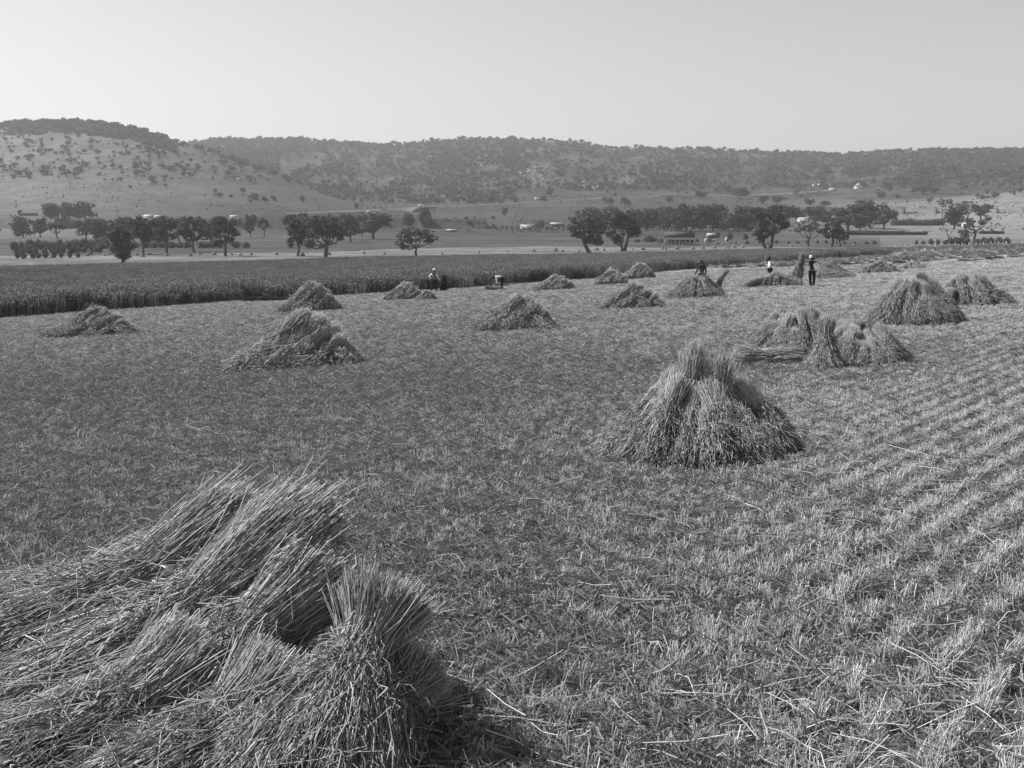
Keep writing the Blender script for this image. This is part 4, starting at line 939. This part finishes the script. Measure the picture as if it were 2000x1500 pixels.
# round white building
q = hit(1676, 369); mp = q.y / F; e = empty('round_house', q); tag(e, 'round white building with a low conical roof on the right hillside', 'building', 'farm buildings of the valley')
a = np.arange(16) * PI / 8; rr = 7.2 * mp; hh = 6 * mp; b = MB(); i = np.arange(16); j = (i + 1) % 16
b.add(np.vstack([np.stack([np.cos(a) * rr, np.sin(a) * rr, a * 0 - .5], 1), np.stack([np.cos(a) * rr, np.sin(a) * rr, a * 0 + hh], 1)]), np.stack([i, j, j + 16, i + 16], 1)); link('wall', b.mesh('wall', M['white']), e)
b = MB(); b.add(np.vstack([np.stack([np.cos(a) * rr * 1.08, np.sin(a) * rr * 1.08, a * 0 + hh], 1), [[0, 0, hh + 5 * mp]], [[0, 0, hh]]]), T=np.vstack([np.stack([i, j, i * 0 + 16], 1), np.stack([j, i, i * 0 + 17], 1)])); link('roof', b.mesh('roof', M['iron']), e)
b = MB(); b.box((0, -rr - .02, 1.1), (1.2, .2, 2.2)); link('door', b.mesh('door', M['dark']), e)

# fences
def fence(p0, p1, n, hm, label, wires=2, m='post'):
    a = hit(*p0); c_ = hit(*p1); e = empty('fence', a); tag(e, label, 'fence', 'fences'); pr = []
    me = None
    for k in range(n):
        t = k / (n - 1); x, y = a.x + (c_.x - a.x) * t, a.y + (c_.y - a.y) * t; z = h1(x, y)
        if me is None:
            b = MB(); b.box((0, 0, hm / 2 - .1), (.16, .16, hm + .2)); me = b.mesh('post', M[m])
        o = link('post', me, e, (x - a.x, y - a.y, z - a.z)); pr.append((x - a.x, y - a.y, z - a.z))
    for w_ in range(wires):
        b = MB(); b.tubes(np.array([[(x, y, z + hm * (.45 + .45 * w_)) for x, y, z in pr]]), .035, 4); link('rail', b.mesh('rail', M[m]), e)
fence((1232, 480), (1440, 479), 30, 1.3, 'post and rail fence in front of the long dark barn')
fence((1255, 452), (1440, 451), 30, 1.2, 'pale rail fence along the foot of the tree belt')
fence((560, 454), (1000, 452), 40, 1.1, 'thin wire fence crossing the middle pasture')
# pale hay-hung fence at right
a = hit(1735, 494); c_ = hit(2080, 488); e = empty('fence', a); tag(e, 'pale fence hung with dry hay and light screens beyond the right field', 'fence', 'fences')
L_ = Vector((c_.x - a.x, c_.y - a.y)); n = 7000; r = np.random.default_rng(8); t = r.uniform(0, 1, n); hgt = 1.0 + .9 * fbm(t * 30, t * 0, 7)
x, y = t * L_.x, t * L_.y + r.normal(0, .4, n); z = H(x + a.x, y + a.y) - a.z; lx = r.normal(0, .12, n); b = MB()
b.tubes(np.stack([np.stack([x, y, z], 1), np.stack([x + lx, y, z + hgt * .6], 1), np.stack([x + lx * 2.5, y, z + hgt * r.uniform(.8, 1.05, n)], 1)], 1), .04, 3, np.clip(r.beta(3, 2, n), 0, 1), r); link('hay', b.mesh('hay', M['straw_far']), e)
for k, t in enumerate([.24, .30, .33, .50, .53]):
    b = MB(); x, y = t * L_.x, t * L_.y - .9; z = h1(x + a.x, y + a.y) - a.z; b.box((x, y, z + .7), (random.uniform(2, 3.4), .06, 1.1), math.atan2(L_.y, L_.x)); link('screen', b.mesh('screen', M['iron']), e)
for k in range(26):
    t = k / 25; x, y = t * L_.x, t * L_.y - .5; z = h1(x + a.x, y + a.y) - a.z; b = MB(); b.box((x, y, z + .9), (.16, .16, 2.0)); link('post', b.mesh('post', M['post']), e)

# ------------------------------------------------------------------ people
def skin(name, verts, edges, radii, m, parent, sub=1):
    me = bpy.data.meshes.new(name); me.from_pydata([tuple(v) for v in verts], edges, [])
    o = bpy.data.objects.new(name, me); C.objects.link(o)
    md = o.modifiers.new('skin', 'SKIN'); md.use_smooth_shade = True
    if not me.skin_vertices: me.attributes  # layer is created with the modifier
    bpy.context.view_layer.update()
    if not me.skin_vertices:
        bpy.context.view_layer.objects.active = o; bpy.ops.mesh.customdata_skin_add()
    for k, sv in enumerate(me.skin_vertices[0].data):
        r_ = radii[k]; sv.radius = (r_, r_) if not isinstance(r_, tuple) else r_; sv.use_root = (k == 0)
    sb = o.modifiers.new('sub', 'SUBSURF'); sb.levels = sub; sb.render_levels = sub
    dg = bpy.context.evaluated_depsgraph_get(); ev = o.evaluated_get(dg)
    m2 = bpy.data.meshes.new_from_object(ev); m2.materials.clear(); m2.materials.append(m)
    m2.polygons.foreach_set('use_smooth', np.ones(len(m2.polygons), bool))
    o.modifiers.clear(); o.data = m2; o.parent = parent
    return o
def hat(parent, c, up, rb, hc, m, rc=.095, brimz=0.):
    up = Vector(up).normalized(); prof = [(0, hc), (rc * .75, hc * .97), (rc, hc * .6), (rc * 1.05, .01), (rb, -.015 + brimz), (rb * 1.02, -.03 + brimz), (rc * .98, -.012)]
    n = 18; V = []; 
    for r_, z in prof:
        for k in range(n): V.append((r_ * math.cos(2 * PI * k / n), r_ * math.sin(2 * PI * k / n) * 1.1, z))
    Q = [[i * n + k, i * n + (k + 1) % n, (i + 1) * n + (k + 1) % n, (i + 1) * n + k] for i in range(len(prof) - 1) for k in range(n)]
    o = link('hat', mesh('hat', V, Q, m, smooth=True), parent); q = Vector((0, 0, 1)).rotation_difference(up); o.rotation_mode = 'QUATERNION'; o.rotation_quaternion = q; o.location = c
    return o
def person(loc, label, J, face, wear, hatm, hatr=.17, cat='person'):
    """J: joint positions in metres, x to the viewer's right, y away, z up."""
    J = {k: Vector(v) for k, v in J.items()}
    e = empty('person', loc); tag(e, label, cat, 'harvesters in the field')
    face = Vector(face).normalized()
    V = []; E = []; Rr = []
    def v(p, r_, parent=None):
        V.append(Vector(p)); Rr.append(r_)
        if parent is not None: E.append((parent, len(V) - 1))
        return len(V) - 1
    pel = v(J['pelvis'], (.15, .11)); sp = v((J['pelvis'] + J['chest']) / 2, (.125, .1), pel); ch = v(J['chest'], (.16, .115), sp)
    nk = v(J['neck'], .055, ch); hd = J['head']; updir = (hd - J['neck']).normalized()
    h0 = v(hd - updir * .05, .068, nk); h1_ = v(hd + updir * .03, .088, h0); h2 = v(hd + updir * .10, .07, h1_)
    v(hd + face * .105 - updir * .01, .014, h1_)                                 # nose
    for s in ('l', 'r'):
        sh = v(J['sh_' + s], .062, ch); el = v(J['el_' + s], .043, sh); wr = v(J['wr_' + s], .028, el)
        d = (J['wr_' + s] - J['el_' + s]).normalized(); pm = v(J['wr_' + s] + d * .06, (.04, .018), wr)
        side = d.cross(Vector((0, 1, .3))).normalized(); curl = d.cross(side).normalized()
        for f in range(4):
            b_ = J['wr_' + s] + d * .095 + side * (.028 - .019 * f); ln = [.07, .08, .075, .06][f]
            f0 = v(b_, .0095, pm); f1 = v(b_ + d * ln * .5 + curl * .012, .0085, f0); v(b_ + d * ln * .85 + curl * .035, .007, f1)
        t0 = v(J['wr_' + s] + d * .03 + side * .04, .011, pm); v(J['wr_' + s] + d * .075 + side * .055 + curl * .02, .009, t0)
        hp = v(J['hip_' + s], .095, pel); kn = v(J['kn_' + s], .062, hp); an = v(J['an_' + s], .042, kn)
        fd = Vector(J.get('toe_' + s, J['an_' + s] + Vector((face.x, face.y, 0)).normalized() * .17 - Vector((0, 0, .05)))); v(fd, .035, an)
    skin('body', V, E, Rr, M['skin'], e)
    # clothes
    def chain(name, pts, rr, m):
        skin(name, [p[0] for p in pts], [(p[1], i) for i, p in enumerate(pts) if p[1] is not None], rr, m, e)
    mid = (J['pelvis'] + J['chest']) / 2
    pts = [(J['chest'], None), (mid, 0), (J['pelvis'] + (mid - J['pelvis']) * .3, 1), (J['neck'] - (J['neck'] - J['chest']) * .25, 0)]; rr = [(.18, .13), (.15, .12), (.155, .125), .075]
    for s in ('l', 'r'):
        i0 = len(pts); pts += [(J['sh_' + s], 0), (J['el_' + s], i0), (J['wr_' + s] - (J['wr_' + s] - J['el_' + s]) * .12, i0 + 1)]; rr += [.082, .062, .05]
    chain('shirt', pts, rr, M[wear['shirt']])
    if 'vest' in wear:
        chain('vest', [(J['chest'] + Vector((0, 0, .02)), None), (mid, 0), (J['pelvis'] + (mid - J['pelvis']) * .2, 1), (J['chest'] + (J['neck'] - J['chest']) * .45, 0)], [(.198, .15), (.17, .14), (.172, .142), .12], M[wear['vest']])
    pts = [(J['pelvis'], None)]; rr = [(.17, .135)]
    for s in ('l', 'r'):
        i0 = len(pts); pts += [(J['hip_' + s], 0), (J['kn_' + s], i0), (J['an_' + s] + Vector((0, 0, .03)), i0 + 1)]; rr += [.115, .085, .075]
    chain('trousers', pts, rr, M[wear['trousers']])
    for s in ('l', 'r'):
        fd = Vector((face.x, face.y, 0)).normalized() if Vector((face.x, face.y, 0)).length > .1 else Vector((-1, 0, 0))
        a_ = J['an_' + s]; z0 = a_.z - .055
        chain('boot', [(a_, None), (Vector((a_.x, a_.y, z0 + .01)) - fd * .04, 0), (Vector((a_.x, a_.y, z0)) + fd * .1, 1), (Vector((a_.x, a_.y, z0)) + fd * .19, 2)], [.055, .05, .045, .032], M['boot'])
    skin('hair', [hd + updir * .02 - face * .03, hd + updir * .09 - face * .02, hd - updir * .04 - face * .045], [(0, 1), (0, 2)], [.09, .078, .055], M['hair'], e)
    hat(e, hd + updir * .085, updir - face * .08, hatr, .12, M[hatm])
    return e
def stand(px, row): return hit(px, row)
# 1: hand on hip, other hand holding a dark sheaf
q1 = stand(849, 571)
person(q1, 'man with one hand on his hip, holding a dark sheaf upright', dict(pelvis=(0, 0, .97), chest=(-.02, 0, 1.34), neck=(-.02, 0, 1.54), head=(.0, -.03, 1.68), sh_l=(-.2, 0, 1.44), el_l=(-.42, .02, 1.2), wr_l=(-.24, -.06, 1.0), sh_r=(.17, 0, 1.43), el_r=(.28, -.05, 1.16), wr_r=(.42, -.08, .95),
      hip_l=(-.1, 0, .9), kn_l=(-.15, -.03, .5), an_l=(-.25, 0, .09), hip_r=(.1, 0, .9), kn_r=(.13, -.02, .5), an_r=(.12, 0, .09)), (.3, -1, -.1), dict(shirt='shirt', vest='vest', trousers='trouser'), 'strawhat', .18)
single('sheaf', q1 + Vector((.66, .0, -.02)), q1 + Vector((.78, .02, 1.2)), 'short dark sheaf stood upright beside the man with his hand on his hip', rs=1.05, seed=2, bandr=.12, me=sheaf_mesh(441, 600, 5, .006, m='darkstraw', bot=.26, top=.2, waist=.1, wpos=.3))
# 2: stooping
q2 = stand(981, 568)
person(q2, 'man in a white shirt bent double at the crop edge over a sheaf', dict(pelvis=(0, 0, 1.0), chest=(-.36, 0, 1.1), neck=(-.53, 0, 1.07), head=(-.66, 0, 1.0), sh_l=(-.44, -.19, 1.06), el_l=(-.42, -.2, .76), wr_l=(-.4, -.17, .5), sh_r=(-.44, .19, 1.06), el_r=(-.42, .2, .76), wr_r=(-.42, .15, .5),
      hip_l=(-.03, -.1, .92), kn_l=(-.02, -.11, .5), an_l=(-.1, -.11, .09), hip_r=(-.02, .1, .92), kn_r=(.02, .11, .5), an_r=(-.06, .13, .09)), (-.6, 0, -.8), dict(shirt='shirt', trousers='trouser'), 'felt', .17)
# 3: dark-clothed man with pole
q3 = stand(1369, 566)
person(q3, 'dark-clothed man in a wide hat behind a stook, holding a long pole level', dict(pelvis=(.02, 0, .97), chest=(0, -.03, 1.33), neck=(-.03, -.05, 1.52), head=(-.06, -.08, 1.66), sh_l=(-.18, -.02, 1.42), el_l=(-.3, -.1, 1.15), wr_l=(-.46, -.2, .9), sh_r=(.2, -.02, 1.42), el_r=(.27, -.1, 1.13), wr_r=(.16, -.22, .9),
      hip_l=(-.1, 0, .9), kn_l=(-.13, -.03, .5), an_l=(-.16, 0, .09), hip_r=(.12, 0, .9), kn_r=(.14, -.02, .5), an_r=(.16, 0, .09)), (-.3, -1, -.2), dict(shirt='darkshirt', trousers='trouser'), 'felt', .22)
b = MB(); b.tubes(np.array([[(-.6, -.3, .92), (.2, -.3, .88), (1.35, -.35, .80)]]), .018, 6)
for s in (-1, 1): b.tubes(np.array([[(1.3, -.35, .80), (1.38, -.35 + s * .06, .80), (1.62, -.35 + s * .06, .83)]]), .008, 4)
tag(link('pitchfork', b.mesh('pitchfork', M['pole'], True), None, q3), 'long pale-handled pitchfork held level by the dark-clothed man', 'pitchfork')
single('sheaf', q3 + Vector((.95, -.35, -.02)), q3 + Vector((1.46, -.3, 1.12)), 'dark-headed sheaf standing aslant at the tip of the level pitchfork', lib='m', rs=.72, seed=3, bandr=.11)
# 4: hat, white shirt, facing left with an upright pole
q4 = stand(1502, 552)
person(q4, 'man in a dark hat and white shirt facing left, holding a thin pole upright', dict(pelvis=(.03, 0, .97), chest=(.0, 0, 1.33), neck=(-.03, 0, 1.52), head=(-.08, 0, 1.65), sh_l=(-.02, -.18, 1.42), el_l=(-.02, -.24, 1.14), wr_l=(-.25, -.2, 1.0), sh_r=(.02, .18, 1.42), el_r=(-.02, .2, 1.15), wr_r=(-.26, .12, 1.22),
      hip_l=(.02, -.1, .9), kn_l=(.02, -.11, .5), an_l=(-.04, -.11, .09), hip_r=(.04, .1, .9), kn_r=(.06, .11, .5), an_r=(.04, .12, .09)), (-1, -.15, -.25), dict(shirt='shirt', trousers='trouser'), 'felt', .16)
b = MB(); b.tubes(np.array([[(-.36, -.05, 0), (-.35, -.06, .9), (-.34, -.06, 1.75)]]), .015, 6)
for s in (-1, 1): b.tubes(np.array([[(-.34, -.06, 1.7), (-.34 + s * .07, -.06, 1.78), (-.34 + s * .07, -.06, 2.0)]]), .008, 4)
tag(link('pitchfork', b.mesh('pitchfork', M['pole'], True), None, q4), 'thin pale pitchfork held upright in front of the man in the dark hat', 'pitchfork')
# 5: white cap, dark overalls, arm akimbo, other arm out to the raised sheaf
q5 = stand(1584, 562)
person(q5, 'man in a white cap and dark overalls reaching out to a raised sheaf', dict(pelvis=(.02, 0, .98), chest=(0, 0, 1.34), neck=(.0, 0, 1.54), head=(-.05, 0, 1.67), sh_l=(-.1, .12, 1.42), el_l=(-.36, .1, 1.24), wr_l=(-.6, .05, 1.22), sh_r=(.15, -.12, 1.43), el_r=(.42, -.1, 1.2), wr_r=(.22, -.18, .99),
      hip_l=(-.08, .03, .9), kn_l=(-.06, .03, .5), an_l=(.0, .04, .09), hip_r=(.12, -.03, .9), kn_r=(.14, -.05, .5), an_r=(.12, -.04, .09)), (-1, -.2, -.1), dict(shirt='shirt', vest='trouser', trousers='trouser'), 'white', .12)
b = MB(); b.tubes(np.array([[(-.57, 0, -.02), (-.57, 0, .9), (-.56, 0, 1.5)]]), .026, 6)
for s in (-1, 1): b.tubes(np.array([[(-.56, 0, 1.45), (-.56 + s * .07, 0, 1.53), (-.56 + s * .07, 0, 1.8)]]), .009, 4)
tag(link('pitchfork', b.mesh('pitchfork', M['poledark'], True), None, q5), 'dark-handled pitchfork planted upright beside the man in the white cap, carrying a sheaf', 'pitchfork')
single('sheaf', q5 + Vector((-.86, .06, .72)), q5 + Vector((-.56, .06, 1.86)), 'sheaf raised on the upright dark pitchfork beside the man in the white cap', lib='m', rs=.95, seed=1, bandr=.12)

# ------------------------------------------------------------------ haze, sky, sun, camera
b = MB(); b.box((0, 700, 105), (5200, 4600, 232)); hz = link('haze', b.mesh('haze', M['white'])); tag(hz, 'thin summer haze over the valley', None, None, 'stuff')
m = bpy.data.materials.new('haze_air'); m.use_nodes = True; nt = m.node_tree; nt.nodes.clear(); out = nt.nodes.new('ShaderNodeOutputMaterial'); pv = nt.nodes.new('ShaderNodeVolumePrincipled')
pv.inputs['Color'].default_value = (.9, .9, .9, 1); pv.inputs['Density'].default_value = .00017; pv.inputs['Anisotropy'].default_value = .3; nt.links.new(pv.outputs[0], out.inputs['Volume'])
hz.data.materials.clear(); hz.data.materials.append(m)
SUN_EL, SUN_AZ = R(50), R(-68)              # azimuth from +Y towards +X
w = bpy.data.worlds.new('World'); S.world = w; w.use_nodes = True; nt = w.node_tree; bg = nt.nodes['Background']
sk = nt.nodes.new('ShaderNodeTexSky'); sk.sky_type = 'NISHITA'; sk.sun_disc = False; sk.sun_elevation = SUN_EL; sk.sun_rotation = SUN_AZ; sk.air_density = 1.; sk.dust_density = 1.0; sk.altitude = 200
sep = nt.nodes.new('ShaderNodeSeparateColor'); cmb = nt.nodes.new('ShaderNodeCombineColor')
nt.links.new(sk.outputs[0], sep.inputs[0])
mm = nt.nodes.new('ShaderNodeMath'); mm.operation = 'ADD'; nt.links.new(sep.outputs[1], mm.inputs[0]); nt.links.new(sep.outputs[2], mm.inputs[1])
mh = nt.nodes.new('ShaderNodeMath'); mh.operation = 'MULTIPLY'; mh.inputs[1].default_value = .5; nt.links.new(mm.outputs[0], mh.inputs[0])
[nt.links.new(mh.outputs[0], cmb.inputs[k]) for k in range(3)]   # blue-sensitive plate: the green and blue light of the sky count
nt.links.new(cmb.outputs[0], bg.inputs[0]); bg.inputs[1].default_value = .062
sl = bpy.data.lights.new('sun', 'SUN'); sl.energy = 3.6; sl.angle = R(.55); so = bpy.data.objects.new('sun', sl); C.objects.link(so)
dv = Vector((math.sin(SUN_AZ) * math.cos(SUN_EL), math.cos(SUN_AZ) * math.cos(SUN_EL), math.sin(SUN_EL)))
so.rotation_euler = dv.to_track_quat('Z', 'Y').to_euler(); so.location = (0, 0, 60)
cd = bpy.data.cameras.new('camera'); co = bpy.data.objects.new('camera', cd); C.objects.link(co); co.location = (0, 0, CAMZ)
co.rotation_euler = (PI / 2 - P0, 0, 0); cd.sensor_width = 36; cd.lens = 36; cd.clip_start = .1; cd.clip_end = 8000; S.camera = co
S.view_settings.view_transform = 'Standard'; S.view_settings.look = 'None'; S.view_settings.exposure = 1.0; S.view_settings.gamma = 1
S.cycles.max_bounces = 5; S.cycles.diffuse_bounces = 2; S.cycles.volume_bounces = 0; S.cycles.transparent_max_bounces = 4
